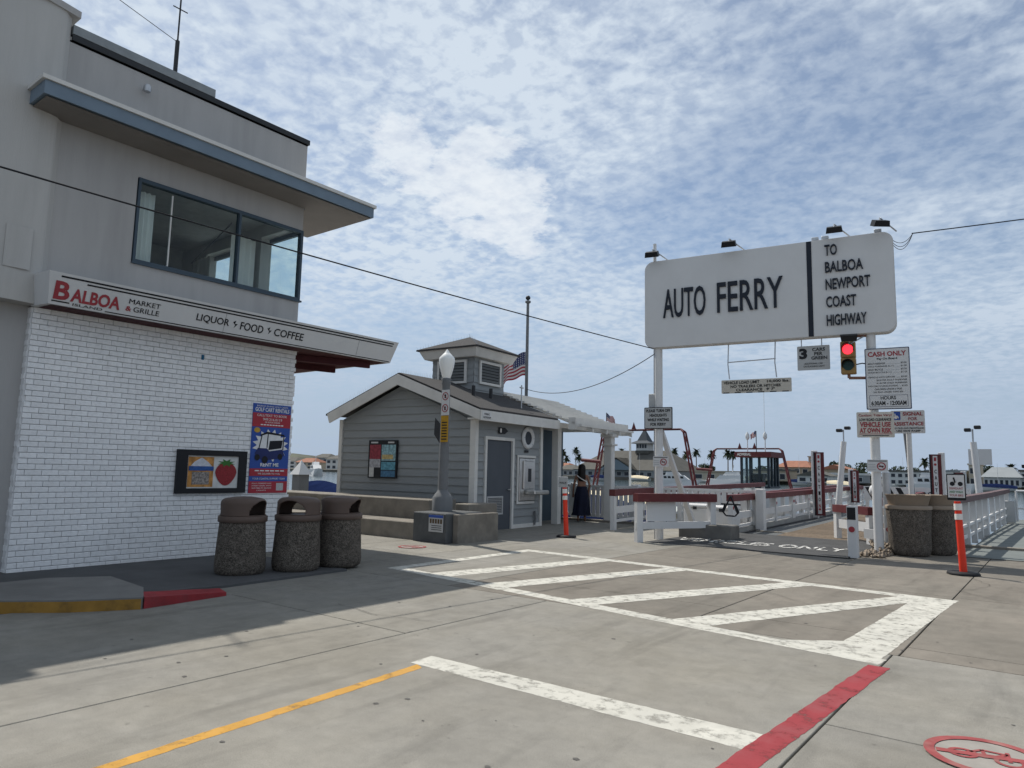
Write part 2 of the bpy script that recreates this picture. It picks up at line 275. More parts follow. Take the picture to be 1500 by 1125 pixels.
MB().add([(-7.6, 3.68, -.01), (-7.7, 4.66, -.01), (-7.6, 3.68, .115), (-7.7, 4.66, .04), (-7.95, 3.82, .115), (-8.0, 4.75, .04), (-7.95, 3.82, -.01), (-8.0, 4.75, -.01)], [(0, 1, 3, 2), (2, 3, 5, 4), (4, 5, 7, 6), (1, 7, 5, 3), (0, 2, 4, 6)]).build('red_kerb', mat('red_kerb_paint', (.26, .03, .035), .8, .2, 5, .2, 60, dirt=.5, dscale=4, dcol=(.10, .05, .05)), kerb)
# painted markings (4 mm sheets)
def paint(pts, m, name, z=.006):
    q = []; z = .0012 + (z - .006) * .6
    for (x0, y0), (x1, y1) in zip(pts, pts[1:] + pts[:1]):
        n = max(1, int(math.hypot(x1 - x0, y1 - y0) / .05)); L_ = math.hypot(x1 - x0, y1 - y0) or 1; nx, ny = -(y1 - y0) / L_, (x1 - x0) / L_
        for k in range(n):
            t = k / n; d = (random.uniform(-.005, .005) + .002 * sin(k * .37 + x0 * 5)) if 0 < k else 0; q.append((x0 + (x1 - x0) * t + nx * d, y0 + (y1 - y0) * t + ny * d, z))
    return tag(MB().add(q, [range(len(q))]).build(name, m), kind='structure')
paint([(-4.1, 4.08), (-1.47, 4.06), (-1.47, 4.36), (-4.12, 4.33)], white_line, 'stop_bar')
paint([(-3.56, -3), (-3.47, -3), (-3.93, 4.03), (-4.03, 4.08)], yellow_line, 'yellow_lane_line')
paint([(-1.92, -3), (-1.74, -3), (-1.18, 6.5), (-1.34, 6.5)], red_line, 'red_lane_line', .007)
NL, NR, FR, FL = (-8.15, 7.55), (-1.28, 6.55), (-1.12, 10.62), (-8.2, 11.2)
def band(a, b, w0, name, z):
    a, b = Vector(a), Vector(b); d = (b - a).normalized(); n = Vector((-d.y, d.x)) * w0
    paint([tuple(a), tuple(b), tuple(b + n), tuple(a + n)], white_line, name, z)
band(NL, NR, .22, 'hatch_border', .006); band(FR, FL, .24, 'hatch_border', .0064); band((-1.3, 6.6), (-1.14, 10.6), .42, 'hatch_border', .0068); band((-8.2, 11.15), (-8.15, 7.6), .22, 'hatch_border', .0068)
for x0, x1 in ((-7.35, -6.55), (-6.2, -5.1), (-4.75, -3.2), (-3.35, -1.75)):
    yn = 7.55 - (x0 + 8.15) * .1456 + .1; yf = 11.2 - (x1 + 8.2) * .082 - .2
    paint([(x0, yn), (x0 + .42, yn - .05), (x1 + .38, yf), (x1, yf)], white_line, 'hatch_stripe', .0074)
paint([(-2.15, 6.9), (-1.75, 6.85), (-1.62, 7.15), (-1.7, 7.25)], white_line, 'hatch_stripe', .0074)
# round no-riding ground emblem near the camera and by the bench
def emblem(c, r, name):
    rm = mat('faded_red_stencil', (.27, .06, .06), .85, .2, 8, dirt=.4, dscale=6, dcol=(.3, .26, .22)); wm = mat('stencil_white', (.27, .25, .225), .85, .1, 8)
    e = tag(MB().add([(c[0] + r * cos(a * pi / 16), c[1] + r * sin(a * pi / 16), .005) for a in range(32)], [range(32)]).build(name, wm), kind='structure')
    ring = MB(); n = 40
    vs = [(c[0] + q * cos(2 * pi * i / n), c[1] + q * sin(2 * pi * i / n), .009) for q in (r * .82, r) for i in range(n)]
    ring.add(vs, [(i, (i + 1) % n, n + (i + 1) % n, n + i) for i in range(n)])
    for an in (.25, ):
        d = Vector((cos(an), sin(an), 0)); p = Vector((-d.y, d.x, 0)) * r * .09; cc = Vector((c[0], c[1], .0094))
        ring.add([cc - d * r * .8 - p, cc + d * r * .8 - p, cc + d * r * .8 + p, cc - d * r * .8 + p], [(0, 1, 2, 3)])
    # bicycle: two rings and a frame
    for ox in (-.36, .36):
        k = len(ring.v); vs = [(c[0] + ox * r + q * r * cos(2 * pi * i / 20), c[1] - .08 * r + q * r * sin(2 * pi * i / 20), .0088) for q in (.17, .25) for i in range(20)]
        ring.add(vs, [(i, (i + 1) % 20, 20 + (i + 1) % 20, 20 + i) for i in range(20)])
    for a, b in (((-.36, -.08), (-.1, .3)), ((-.1, .3), (.3, .3)), ((.3, .3), (0, -.08)), ((0, -.08), (-.1, .3)), ((.36, -.08), (.28, .42)), ((0, -.08), (-.36, -.08))):
        a = Vector((c[0] + a[0] * r, c[1] + a[1] * r, .0088)); b = Vector((c[0] + b[0] * r, c[1] + b[1] * r, .0088)); d = (b - a).normalized(); p = Vector((-d.y, d.x, 0)) * r * .035
        ring.add([a - p, b - p, b + p, a + p], [(0, 1, 2, 3)])
    ring.build('red_emblem', rm, e)
emblem((-.42, 4.83), .30, 'ground_emblem'); emblem((-9.96, 9.84), .27, 'ground_emblem')
# cracks in the concrete
def crack(pts):
    b = MB(); pr = []
    for (x0, y0), (x1, y1) in zip(pts, pts[1:]):
        for i in range(6): t = i / 6; pr.append((x0 + (x1 - x0) * t + random.uniform(-.03, .03), y0 + (y1 - y0) * t + random.uniform(-.03, .03)))
    pr.append(pts[-1])
    for (x0, y0), (x1, y1) in zip(pr, pr[1:]):
        d = Vector((x1 - x0, y1 - y0)); n = Vector((-d.y, d.x)).normalized() * random.uniform(.0015, .005); b.add([(x0 - n.x, y0 - n.y, .0098), (x1 - n.x, y1 - n.y, .0098), (x1 + n.x, y1 + n.y, .0098), (x0 + n.x, y0 + n.y, .0098)], [(0, 1, 2, 3)])
    tag(b.build('crack', mat('crack_dark', (.05, .047, .042), .95), None), kind='structure')
for c in ([(-1.25, 13.3), (-.9, 12.4), (-1.2, 11.5), (-.7, 10.9)], [(-3.2, 9.6), (-2.4, 8.9), (-1.9, 9.4), (-1.3, 9.1)], [(-5.9, 9.6), (-5.0, 9.3), (-4.2, 9.9)], [(-6.4, 5.2), (-5.6, 5.1), (-4.9, 5.3)], [(-4.6, 12.6), (-4.1, 13.1), (-3.9, 14.2)]): crack(c)
for i in range(70):   # gum spots and oil stains
    x = random.uniform(-6.5, 1.2); y = random.uniform(2.2, 9.5); r = random.uniform(.006, .022)
    tag(MB().add([(x + r * cos(a) * random.uniform(.7, 1.2), y + r * .8 * sin(a) * random.uniform(.7, 1.2), .0026) for a in [k * pi / 6 for k in range(12)]], [range(12)]).build('gum_spot', mat('gum', (.10, .095, .088), .9, .2, 20)), kind='structure')
# water, far shore
wm = mat('harbour_water', (.035, .06, .065), .12, .2, .3, .6, .8, spec=.6)
tag(MB().add([(-900, 18.9, -1.7), (400, 18.9, -1.7), (400, 420, -1.7), (-900, 420, -1.7)], [(0, 1, 2, 3)]).build('water', wm), kind='structure')
tag(MB().box(-60, 60, 18.9, 19.15, -3, .06).build('seawall', conc_wall), kind='structure')
tag(MB().box(-900, 400, 268, 900, -4, -.4).build('far_shore', mat('far_land', (.13, .12, .10), .95, .3, .05)), kind='structure')
hb = MB(); hn = 60
hv = [(-900 + 1300 * i / hn, yy, zz) for yy, k in ((420, 0), (560, 1), (800, 0)) for i in range(hn + 1) for zz in [-.4 + k * (9 + 7 * sin(i * .5) + 5 * sin(i * 1.3 + 1)) * (1 if i < 16 else .10)]]
hb.add(hv, [(r * (hn + 1) + i, r * (hn + 1) + i + 1, (r + 1) * (hn + 1) + i + 1, (r + 1) * (hn + 1) + i) for r in range(2) for i in range(hn)])
tag(hb.build('hills', mat('hill_scrub', (.09, .095, .07), .95, .4, .05)), kind='structure')
# =================================================================== MARKET BUILDING
mk = thing('market_building', 'two-storey grey stucco corner market with white painted brick base and blue-edged canopy', 'building')
b = MB(); b.box(-24, -11.15, -6, 3.5, 0, 3.6); b.build('lower_wall', stucco_d, mk)
b = MB(); n = 10     # tall block with softly rounded front
prof = [(-24, -6), (-10.85, -6), (-10.85, 3.0)] + [(-10.85 + .1 * (1 - cos(k / 8 * pi / 2)) * -1, 3.0 + .55 * sin(k / 8 * pi / 2)) for k in range(1, 9)] + [(-11.02, 3.62), (-24, 3.62)]
b.prism(prof, 'z', 3.6, 7.88); b.build('tall_block', stucco, mk)
b = MB(); b.prism([(-24, -6.05), (-10.78, -6.05), (-10.78, 3.05), (-10.92, 3.7), (-24, 3.7)], 'z', 7.88, 7.98); b.build('tall_block_coping', stucco_d, mk)
MB().box(-10.846, -10.840, 3.05, 3.36, 4.03, 4.6).build('wall_patch', stucco, mk)
# upper storey around the corner window
b = MB(); b.box(-11.25, -11.02, 3.62, 4.72, 3.58, 7.55); b.box(-11.25, -11.02, 4.72, 7.73, 3.58, 4.53); b.box(-11.25, -11.02, 4.72, 7.73, 5.86, 7.55)
b.build('upper_wall', stucco_d, mk)
b = MB(); b.box(-24, -11.25, 7.5, 7.73, 3.58, 4.53); b.box(-24, -11.25, 7.5, 7.73, 5.86, 7.55); b.box(-12.85, -12.0, 7.5, 7.73, 4.53, 5.86); b.box(-24, -14.0, 7.5, 7.73, 4.53, 5.86)
b.build('side_wall', stucco_d, mk)
MB().box(-15.2, -15.0, 3.62, 7.5, 3.58, 7.5).build('inner_wall', mat('room_wall', (.45, .45, .45), .9), mk)
MB().box(-15.0, -11.25, 3.62, 7.5, 4.2, 4.3).build('room_floor', wood, mk); MB().box(-15.0, -11.25, 3.62, 7.5, 6.1, 6.2).build('room_ceiling', mat('room_wall', (.45, .45, .45)), mk)
MB().box(-24, -11.02, 3.62, 7.73, 7.52, 7.6).build('roof', stucco_d, mk)
cop = MB(); cop.box(-11.3, -10.99, 3.64, 7.76, 7.55, 7.64).build('parapet_coping', darkmetal, mk)
MB().box(-11.3, -10.985, 3.64, 5.83, 7.645, 7.78).build('upper_coping', mat('coping_grey', (.25, .27, .28), .6), mk)
fr = mat('dark_window_frame', (.055, .08, .105), .5, .08, 3)
def frame(parent, pts):
    w = MB()
    for p in pts: w.box(*p)
    return w.build('window_frame', fr, parent)
win = frame(mk, [(-11.1, -11.0, 4.735, 4.775, 4.53, 5.86), (-11.1, -11.0, 4.775, 7.69, 5.80, 5.86), (-11.1, -11.0, 4.775, 7.69, 4.53, 4.575), (-11.1, -11.0, 6.435, 6.475, 4.575, 5.80), (-11.1, -11.0, 7.69, 7.74, 4.53, 5.86), (-12.0, -11.1, 7.68, 7.74, 5.78, 5.86), (-12.0, -11.1, 7.68, 7.74, 4.53, 4.59)])
frame(mk, [(-14.0, -12.85, 7.68, 7.74, 4.53, 4.6)]); frame(mk, [(-14.0, -12.85, 7.68, 7.74, 5.78, 5.86)])
MB().box(-11.14, -10.985, 4.72, 7.77, 4.50, 4.53).build('sill', fr, win)
MB().box(-11.06, -11.055, 4.775, 6.435, 4.575, 5.80).build('pane', GLASS, win); MB().box(-11.06, -11.055, 6.475, 7.69, 4.575, 5.80).build('pane', GLASS, win)
MB().box(-12.0, -11.1, 7.70, 7.705, 4.59, 5.78).build('pane', GLASS, win); MB().box(-14.0, -12.85, 7.70, 7.705, 4.6, 5.78).build('pane', GLASS, win)
MB().box(-11.075, -11.05, 5.28, 5.3, 4.59, 5.75).build('glazing_bar', trim, win)
def curtain(pts, name='curtain'):
    b = MB(); vs = []
    for x, y in pts: vs += [(x, y, 4.35), (x, y, 5.76)]
    b.add(vs, [(2 * i, 2 * i + 2, 2 * i + 3, 2 * i + 1) for i in range(len(pts) - 1)], True); return b.build(name, curtainm, mk)
def wavy(a, b, n, amp): 
    a, b = Vector(a), Vector(b); d = (b - a); p = Vector((-d.y, d.x)).normalized(); return [tuple(a + d * i / n + p * amp * sin(i * 1.9)) for i in range(n + 1)]
curtain(wavy((-11.3, 4.74), (-11.3, 5.12), 16, .03)); curtain(wavy((-12.05, 7.40), (-12.75, 7.40), 24, .035)); curtain(wavy((-11.95, 6.85), (-12.05, 7.4), 12, .03)); curtain(wavy((-13.7, 7.42), (-14.4, 7.42), 16, .035))
MB().tube((-11.35, 6.5, 5.72), (-14.4, 7.4, 5.72), .012).build('curtain_rod', darkmetal, mk)
# blue-edged canopy wrapping the corner
b = MB(); b.prism([(-11.0, 3.16), (-10.34, 3.16), (-10.34, 8.84), (-12.4, 8.84), (-12.4, 7.74), (-11.0, 7.74)], 'z', 6.31, 6.5); can = b.build('canopy', bluetrim, mk)
b = MB(); b.prism([(-10.99, 3.12), (-10.31, 3.12), (-10.31, 8.88), (-12.4, 8.88), (-12.4, 7.745), (-10.99, 7.745)], 'z', 6.502, 6.56); b.build('drip_edge', trim, can)
b = MB(); b.add([(-11.0, 3.2, 6.29), (-10.37, 3.2, 6.29), (-10.37, 8.8, 6.29), (-12.38, 8.8, 6.29), (-12.38, 7.76, 6.29), (-11.0, 7.76, 6.29)], [(5, 4, 3, 2, 1, 0)]); b.build('soffit', mat('soffit_taupe', (.21, .195, .18), .9, .08, 1.5), can)
# brick base
MB().box(-16, -11.035, 3.494, 7.72, 0, 3.58).build('brick_backing', mortar, mk)
bl, bh, j = .206, .0762, .006
def brick_at(y0, y1, z0): return MB().prism([(-11.04, z0 + j / 2), (-11.003, z0 + j / 2), (-10.997, z0 + j / 2 + .006), (-10.997, z0 + bh - j / 2 - .006), (-11.003, z0 + bh - j / 2), (-11.04, z0 + bh - j / 2)], 'y', y0 + j / 2, y1 - j / 2)
bricks = []
for c in range(47):
    y = 3.5 - (bl / 2 if c % 2 else 0) + random.uniform(-.02, .02)
    while y < 7.74:
        a, e = max(y, 3.5), min(y + bl, 7.74)
        if e - a > .04: bricks.append((c, a, e))
        y += bl
bricks.sort(key=lambda q: math.hypot(11, (q[1] + q[2]) / 2) + abs(q[0] * bh - 1.5) * .3)
full = None
for i, (c, a, e) in enumerate(bricks[:300]):
    if abs(e - a - bl) < 1e-4:
        if full is None: full = MB().prism([(-.043, j / 2), (-.006, j / 2), (0, j / 2 + .006), (0, bh - j / 2 - .006), (-.006, bh - j / 2), (-.043, bh - j / 2)], 'y', j / 2, bl - j / 2).build('brick', brickpaint, mk); o = full
        else: o = full.copy(); COL.objects.link(o)
        o.location = (-10.997 + random.uniform(-.002, .002), a, c * bh)
    else: brick_at(a, e, c * bh).build('brick', brickpaint, mk)
b = MB()
for c, a, e in bricks[300:]: 
    t = brick_at(a, e, c * bh); b.add(t.v, t.f)
tag(b.build('brickwork', brickpaint, mk), kind='stuff')
for c in range(0, 47, 2): MB().box(-11.16, -11.045, 3.487, 3.497, c * bh + .004, c * bh + bh - .004).build('return_brick', brickpaint, mk)
# ledge with the shop sign
LX0, LZ0, LX1, LZ1 = -10.58, 3.58, -10.45, 4.0
b = MB(); ring0 = [(-11.0, 3.47), (LX0, 3.53), (LX0, 9.64), (-14, 9.64), (-14, 7.75), (-11.0, 7.75)]; ring1 = [(-11.0, 3.42), (LX1, 3.47), (LX1, 9.74), (-14, 9.74), (-14, 7.75), (-11.0, 7.75)]
b.add([(x, y, LZ0) for x, y in ring0] + [(x, y, LZ1) for x, y in ring1], [(5, 4, 3, 2, 1, 0), (6, 7, 8, 9, 10, 11)] + [(i, (i + 1) % 6, 6 + (i + 1) % 6, 6 + i) for i in range(6)]); led = b.build('sign_ledge', signwhite, mk)
MB().add([(-10.98, 3.55, 3.575), (-10.62, 3.58, 3.575), (-10.62, 9.58, 3.575), (-13.9, 9.58, 3.575), (-13.9, 7.78, 3.575), (-10.98, 7.78, 3.575)], [(5, 4, 3, 2, 1, 0)]).build('soffit', soffit_red, led)
b = MB(); b.bar((-11.3, 7.8, 3.57), (-10.8, 9.3, 3.57), .07, .12); b.bar((-12.4, 7.8, 3.57), (-12.0, 9.4, 3.57), .07, .12); b.build('soffit_joist', soffit_red, led)
lr, lu = Y, Vector((LX1 - LX0, 0, LZ1 - LZ0)).normalized(); ln = lr.cross(lu)
def LP(y, t, e=.003): return Vector((LX0, y, LZ0)) + lu * t + ln * e
def lquad(y0, y1, t0, t1, m, name, e=.003): return MB().add([LP(y0, t0, e), LP(y1, t0, e), LP(y1, t1, e), LP(y0, t1, e)], [(0, 1, 2, 3)]).build(name, m, led)
lquad(3.62, 9.62, .378, .402, black, 'stripe'); lquad(3.95, 9.6, .332, .354, black, 'stripe'); lquad(3.56, 3.78, .04, .058, black, 'stripe'); lquad(4.24, 9.6, .015, .03, black, 'stripe')
def ltext(s, y0, y1, t0, t1, m, off=.0): return textmb(s, y1 - y0, t1 - t0, LP(y0, t0), lr, lu, .004, off).build('lettering', m, led)
ltext('B', 3.57, 3.76, .075, .325, redletter, .03); ltext('ALBOA', 3.78, 4.42, .075, .26, redletter, .03); ltext('ISLAND', 3.82, 4.2, .025, .06, black)
ltext('MARKET', 4.53, 4.98, .2, .27, black); ltext('&', 4.5, 4.58, .09, .16, redletter, .02); ltext('GRILLE', 4.61, 4.98, .09, .165, black)
ltext('LIQUOR', 5.55, 6.1, .12, .25, black, .01); ltext('FOOD', 6.3, 6.72, .12, .25, black, .01); ltext('COFFEE', 6.93, 7.52, .12, .25, black, .01)
for yy in (6.16, 6.79):
    MB().add([LP(yy + a, t) for a, t in ((0, .22), (.05, .25), (.04, .195), (.09, .20), (.03, .12), (.045, .175))], [(0, 1, 2, 3, 4, 5)]).build('bolt_mark', black, led)
for yy in (6.02, 8.75): lquad(yy, yy + .006, .0, .36, mat('seam', (.2, .2, .2)), 'panel_seam', .0035)
# antenna on the roof, small wall lamp
b = MB(); b.tube((-11.5, 5.37, 7.6), (-11.5, 5.37, 8.62), .035); b.tube((-11.5, 5.37, 8.6), (-11.5, 5.37, 9.4), .014); b.tube((-11.5, 5.25, 9.2), (-11.5, 5.5, 9.2), .01)
b.build('antenna', darkmetal, mk)
b = MB(); b.tube((-11.02, 4.69, 7.27), (-10.93, 4.69, 7.27), .02); b.lathe([(.05, 7.2), (.06, 7.27), (.04, 7.31)], (-10.9, 4.69), 10); b.build('wall_lamp', metal, mk)
MB().box(-10.994, -10.985, 5.93, 5.97, 3.18, 3.26).build('blue_tag', mat('tag_blue', (.03, .12, .22)), mk)
# framed menu board on the brick
mn = thing('menu_board', 'black framed menu board with strawberry and beach stand pictures on white brick wall', 'menu board', (-10.99, 5.64, 1.03))
b = MB(); b.box(0, .05, 0, 1.2, 0, .08); b.box(0, .05, 0, 1.2, .6, .69); b.box(0, .05, 0, .17, .08, .6); b.box(0, .05, 1.06, 1.2, .08, .6); b.build('frame', black, mn)
MB().box(.0, .02, .17, 1.06, .08, .6).build('panel', mat('poster_white', (.6, .6, .58), .5), mn)
def rect(parent, x, y0, y1, z0, z1, m, name): return MB().add([(x, y0, z0), (x, y1, z0), (x, y1, z1), (x, y0, z1)], [(0, 1, 2, 3)]).build(name, m, parent)
rect(mn, .023, .19, .62, .1, .58, mat('orange_print', (.5, .24, .07), .6, .5, 9), 'picture')
MB().add([(.026, .22, .42), (.026, .6, .42), (.026, .52, .5), (.026, .41, .57), (.026, .29, .5)], [(0, 1, 2, 3, 4)]).build('stand_roof', mat('print_pale', (.55, .56, .6), .6, .2, 20), mn)
rect(mn, .029, .2, .62, .36, .43, mat('print_blue', (.03, .09, .28), .6, .3, 20), 'stand_awning'); rect(mn, .029, .26, .55, .14, .34, mat('print_mix', (.25, .22, .2), .6, .8, 30), 'stand_counter')
st = MB(); st.add([(.027, .84 + .19 * cos(a) * (1 - .25 * (sin(a) < 0) * -sin(a)), .33 + (.17 if sin(a) > 0 else .21) * sin(a)) for a in [k * pi / 12 for k in range(24)]], [range(24)]); st.build('strawberry_print', mat('print_red', (.26, .025, .03), .5, .35, 40), mn)
st = MB(); st.add([(.03, .84 + (.17 if k % 2 else .08) * cos(k * pi / 8), .49 + (.07 if k % 2 else .03) * sin(k * pi / 8)) for k in range(16)], [range(16)]); st.build('leaf_print', mat('print_green', (.05, .16, .04)), mn)
# golf cart poster
po = thing('rental_poster', 'tall blue and red golf cart rental poster at the brick wall corner', 'poster', (-10.985, 6.92, 1.02))
PW, PH = .76, 1.54
pblue = mat('poster_blue', (.035, .085, .33), .6, .05, 4); pred = mat('poster_red', (.36, .035, .05), .6, .05, 4); pwhite = mat('poster_print_white', (.68, .68, .68), .6)
MB().box(-.01, 0, 0, PW, 0, PH).build('sheet', pblue, po)
for z0, z1 in ((.0, .2), (.29, .42), (1.14, 1.38)): rect(po, .003, 0, PW, z0, z1, pred, 'red_band')
sb = MB(); sb.add([(.004, PW / 2 + (.36 if k % 2 else .27) * cos(k * pi / 16), .82 + (.29 if k % 2 else .21) * sin(k * pi / 16)) for k in range(32)], [range(32)]); sb.build('starburst', pwhite, po)
def pt(s, y0, y1, z0, z1, m=pwhite, off=.0): textmb(s, y1 - y0, z1 - z0, (.005, y0, z0), Y, Zv, .002, off).build('lettering', m, po)
pt('BALBOA ISLAND GOLF CARTS', .07, .69, 1.49, 1.515); pt('GOLF CART RENTALS', .04, .72, 1.405, 1.475, off=.02); pt('CALL/TEXT TO BOOK', .08, .68, 1.32, 1.36); pt('949.216.0119', .2, .58, 1.25, 1.295); pt('OR BOOK ONLINE', .24, .54, 1.21, 1.235)
pt('RENT ME', .2, .56, .455, .515, off=.03); pt('WE DELIVER TO YOU', .16, .6, .315, .345); pt('YOUR COASTAL SUPPORT TEAM', .06, .7, .23, .262); pt('FULLY CHARGED AND', .06, .44, .155, .175); pt('STREET LEGAL WITH', .06, .44, .115, .135); pt('SEATBELTS BRAKE', .06, .44, .075, .095); pt('LIGHTS', .16, .34, .035, .055)
for y0, y1, z0, z1 in [(.16 + k * .058, .205 + k * .058, 1.168, 1.186) for k in range(8)] + [(.1 + k * .1, .18 + k * .1, .372, .392) for k in range(6)]: rect(po, .005, y0, y1, z0, z1, pwhite, 'illegible_print')
rect(po, .004, .54, .68, .04, .17, mat('print_grey', (.45, .45, .45), .6, .3, 60), 'blank_square')
pk = mat('print_black', (.012, .013, .018), .6)
def poly(pts, m, e=.006): return MB().add([(e, y, z) for y, z in pts], [range(len(pts))]).build('cart_print', m, po)
poly([(.16, 1.0), (.3, 1.06), (.64, 1.02), (.66, .99), (.3, 1.02), (.18, .98)], pk); poly([(.19, .99), (.21, .99), (.16, .75), (.14, .75)], pk); poly([(.31, 1.02), (.33, 1.02), (.32, .78), (.3, .78)], pk); poly([(.63, 1.0), (.65, 1.0), (.64, .75), (.62, .75)], pk, .007)
poly([(.08, .68), (.13, .77), (.31, .77), (.36, .72), (.62, .76), (.67, .66), (.6, .6), (.28, .56), (.1, .6)], mat('cart_navy', (.02, .03, .12), .5)); poly([(.34, .74), (.6, .78), (.62, .92), (.36, .9)], pk, .0065)
for cy, cz, r in ((.13, .61, .05), (.28, .57, .06), (.58, .63, .05)): poly([(cy + r * cos(k * pi / 8), cz + r * 1.1 * sin(k * pi / 8)) for k in range(16)], pk, .008)
poly([(.1 + .06 * cos(k * pi / 8), 1.08 + .045 * sin(k * pi / 8)) for k in range(16)], mat('print_gold', (.5, .3, .05)), .006)
# =================================================================== TRASH BINS
def make_bin(name, label, lidm, group, loc, rotz, bowl=False, s=1.0):
    t = thing(name, label, 'trash bin', loc, rotz, group)
    body = MB().lathe([(.29 * s, 0), (.325 * s, .03), (.335 * s, .1), (.32 * s, .4), (.30 * s, .70)] if not bowl else [(.30, 0), (.35, .04), (.37, .12), (.38, .5), (.40, .82), (.40, .9)], n=28)
    body.build('concrete_body', pebble, t)
    if bowl:
        MB().lathe([(.415, .9), (.42, .95), (.40, .97)], n=28).build('rim', tanlid, t)
        b = MB(); b.lathe([(.34, .96), (.40, 1.17), (.41, 1.18), (.39, 1.18), (.33, .99)], n=28); b.build('funnel_lid', tanlid, t)
        return t
    MB().lathe([(.315, .69), (.325, .70), (.325, .77), (.30, .775)], n=28).build('rim', lidm, t)
    # dome lid with two arched openings
    b = MB(); n = 96; rows = [(.302, .775)] + [(.302 - .004 * k / 14, .775 + .165 * k / 14) for k in range(1, 15)] + [(.298 - .09 * (1 - cos(q * pi / 20)), .94 + .075 * sin(q * pi / 20)) for q in range(1, 11)] + [(.12, 1.03), (.001, 1.036)]
    vs = [(r * cos(2 * pi * i / n), r * sin(2 * pi * i / n), z) for r, z in rows for i in range(n)]
    fs = []
    for k in range(len(rows) - 1):
        for i in range(n):
            a = (2 * pi * (i + .5) / n); da = min(abs((a - c + pi) % (2 * pi) - pi) for c in (0, pi)); h = (rows[k][1] + rows[k + 1][1]) / 2
            if da < .8 and .785 < h < .785 + .20 * math.sqrt(max(0, 1 - (da / .8) ** 2)): continue
            fs.append((k * n + i, k * n + (i + 1) % n, (k + 1) * n + (i + 1) % n, (k + 1) * n + i))
    b.add(vs, fs, True); lid = b.build('dome_lid', lidm, t)
    so = lid.modifiers.new('thick', 'SOLIDIFY'); so.thickness = .018; so.offset = -1
    MB().lathe([(.285, .72), (.285, .74)], n=20).build('liner', rubber, t)
    return t
make_bin('trash_bin', 'pebbled concrete trash bin with brown dome lid, leftmost of three by brick wall', brownlid, 'trash bins by the brick wall', (-9.0, 5.62, .03), rad(28))
make_bin('trash_bin', 'pebbled trash bin with see-through dome opening, middle of three by brick wall', brownlid, 'trash bins by the brick wall', (-8.76, 6.35, .03), rad(-62))
make_bin('trash_bin', 'pebbled trash bin nearest the bench wall, rightmost of three by brick wall', brownlid, 'trash bins by the brick wall', (-8.72, 7.08, .03), rad(30))
make_bin('trash_bin', 'pebbled trash bin with tan funnel lid beside white sign pole', tanlid, 'trash bins by the ferry ramp', (-2.48, 16.12, 0), 0, True)
make_bin('trash_bin', 'pebbled trash bin half hidden behind another beside the ferry side ramp', tanlid, 'trash bins by the ferry ramp', (-2.12, 16.8, 0), .4, True)
# =================================================================== BENCH WALL, PLINTH, LAMP
bw = thing('bench_wall', 'low two-step concrete bench wall in front of grey restroom gable', 'wall')
MB().cbox(-20, -10.85, 10.85, 11.6, -.01, .36, .015).build('step', conc_wall, bw); MB().cbox(-20, -11.25, 11.6, 12.5, -.01, .80, .015).build('wall', conc_wall, bw); MB().cbox(-10.75, -10.35, 11.9, 12.9, -.01, .74, .015).build('end_block', conc_wall, bw)
pl = thing('plinth', 'dark blue-grey painted concrete plinth under the street lamp', 'plinth', (0, 0, 0))
MB().cbox(-10.86, -9.9, 10.72, 11.85, -.01, .60, .02).build('painted_front', mat('dark_slate_paint', (.085, .09, .093), .8, .2, 3, dirt=.2), pl); MB().cbox(-9.895, -9.75, 10.9, 12.2, -.01, .58, .01).build('side_block', conc_wall, pl)
np_ = thing('notice_plate', 'small white ferry rules plate with pictograms on the dark plinth', 'notice', (-10.38, 10.71, .22))
MB().box(0, .40, -.008, 0, 0, .34).build('plate', signgrey, np_); MB().box(.0, .40, -.012, -.008, .285, .34).build('header', pblue, np_)
for k in range(5): MB().box(.03 + k * .073, .03 + k * .073 + .05, -.012, -.008, .17, .26).build('pictogram', mat('pict_brown', (.10, .07, .04)), np_)
for k in range(3): MB().box(.08, .36, -.011, -.008, .04 + k * .04, .052 + k * .04).build('text_line', black, np_)
lp = thing('street_lamp', 'grey fluted street lamp with white acorn globe beside the restroom', 'street lamp', (-10.62, 11.35, .6))
MB().lathe([(.22, 0), (.22, .28), (.19, .32), (.17, .36), (.13, .40), (.105, .46)], n=8).build('base', lampgrey, lp)
MB().lathe([(.105, .46), (.085, 2.6), (.08, 2.72), (.10, 2.75), (.085, 2.8), (.11, 2.86), (.075, 2.88)], n=16, wob=lambda a, k: .06 * cos(8 * a)).build('column', lampgrey, lp)
MB().lathe([(.08, 2.86), (.105, 2.93), (.155, 3.12), (.175, 3.27), (.165, 3.33), (.09, 3.41), (.05, 3.45), (.03, 3.49), (.005, 3.52)], n=24).build('globe', mat('milk_glass', (.86, .86, .83), .25, .02, 3), lp)
b = MB(); b.box(.0, .22, -.13, -.12, 2.05, 2.6); b.build('white_sign', signwhite, lp); b = MB(); b.box(.0, .21, -.13, -.12, 1.47, 2.04); b.build('yellow_sign', mat('sign_yellow', (.45, .25, .02), .6), lp)
for zc in (2.46, 2.2):
    b = MB(); vs = [(.11 + q * cos(2 * pi * i / 24), -.133, zc + q * sin(2 * pi * i / 24)) for q in (.07, .09) for i in range(24)]; b.add(vs, [(i, 24 + i, 24 + (i + 1) % 24, (i + 1) % 24) for i in range(24)]); b.bar((.06, -.134, zc + .05), (.16, -.134, zc - .05), .002, .015); b.build('prohibition_ring', redletter, lp)
    b = MB(); b.box(.085, .13, -.1325, -.131, zc - .04, zc + .04); b.build('pictogram', black, lp)
for k in range(7): MB().box(.03, .18, -.1325, -.131, 1.52 + k * .06, 1.545 + k * .06).build('text_line', black, lp)
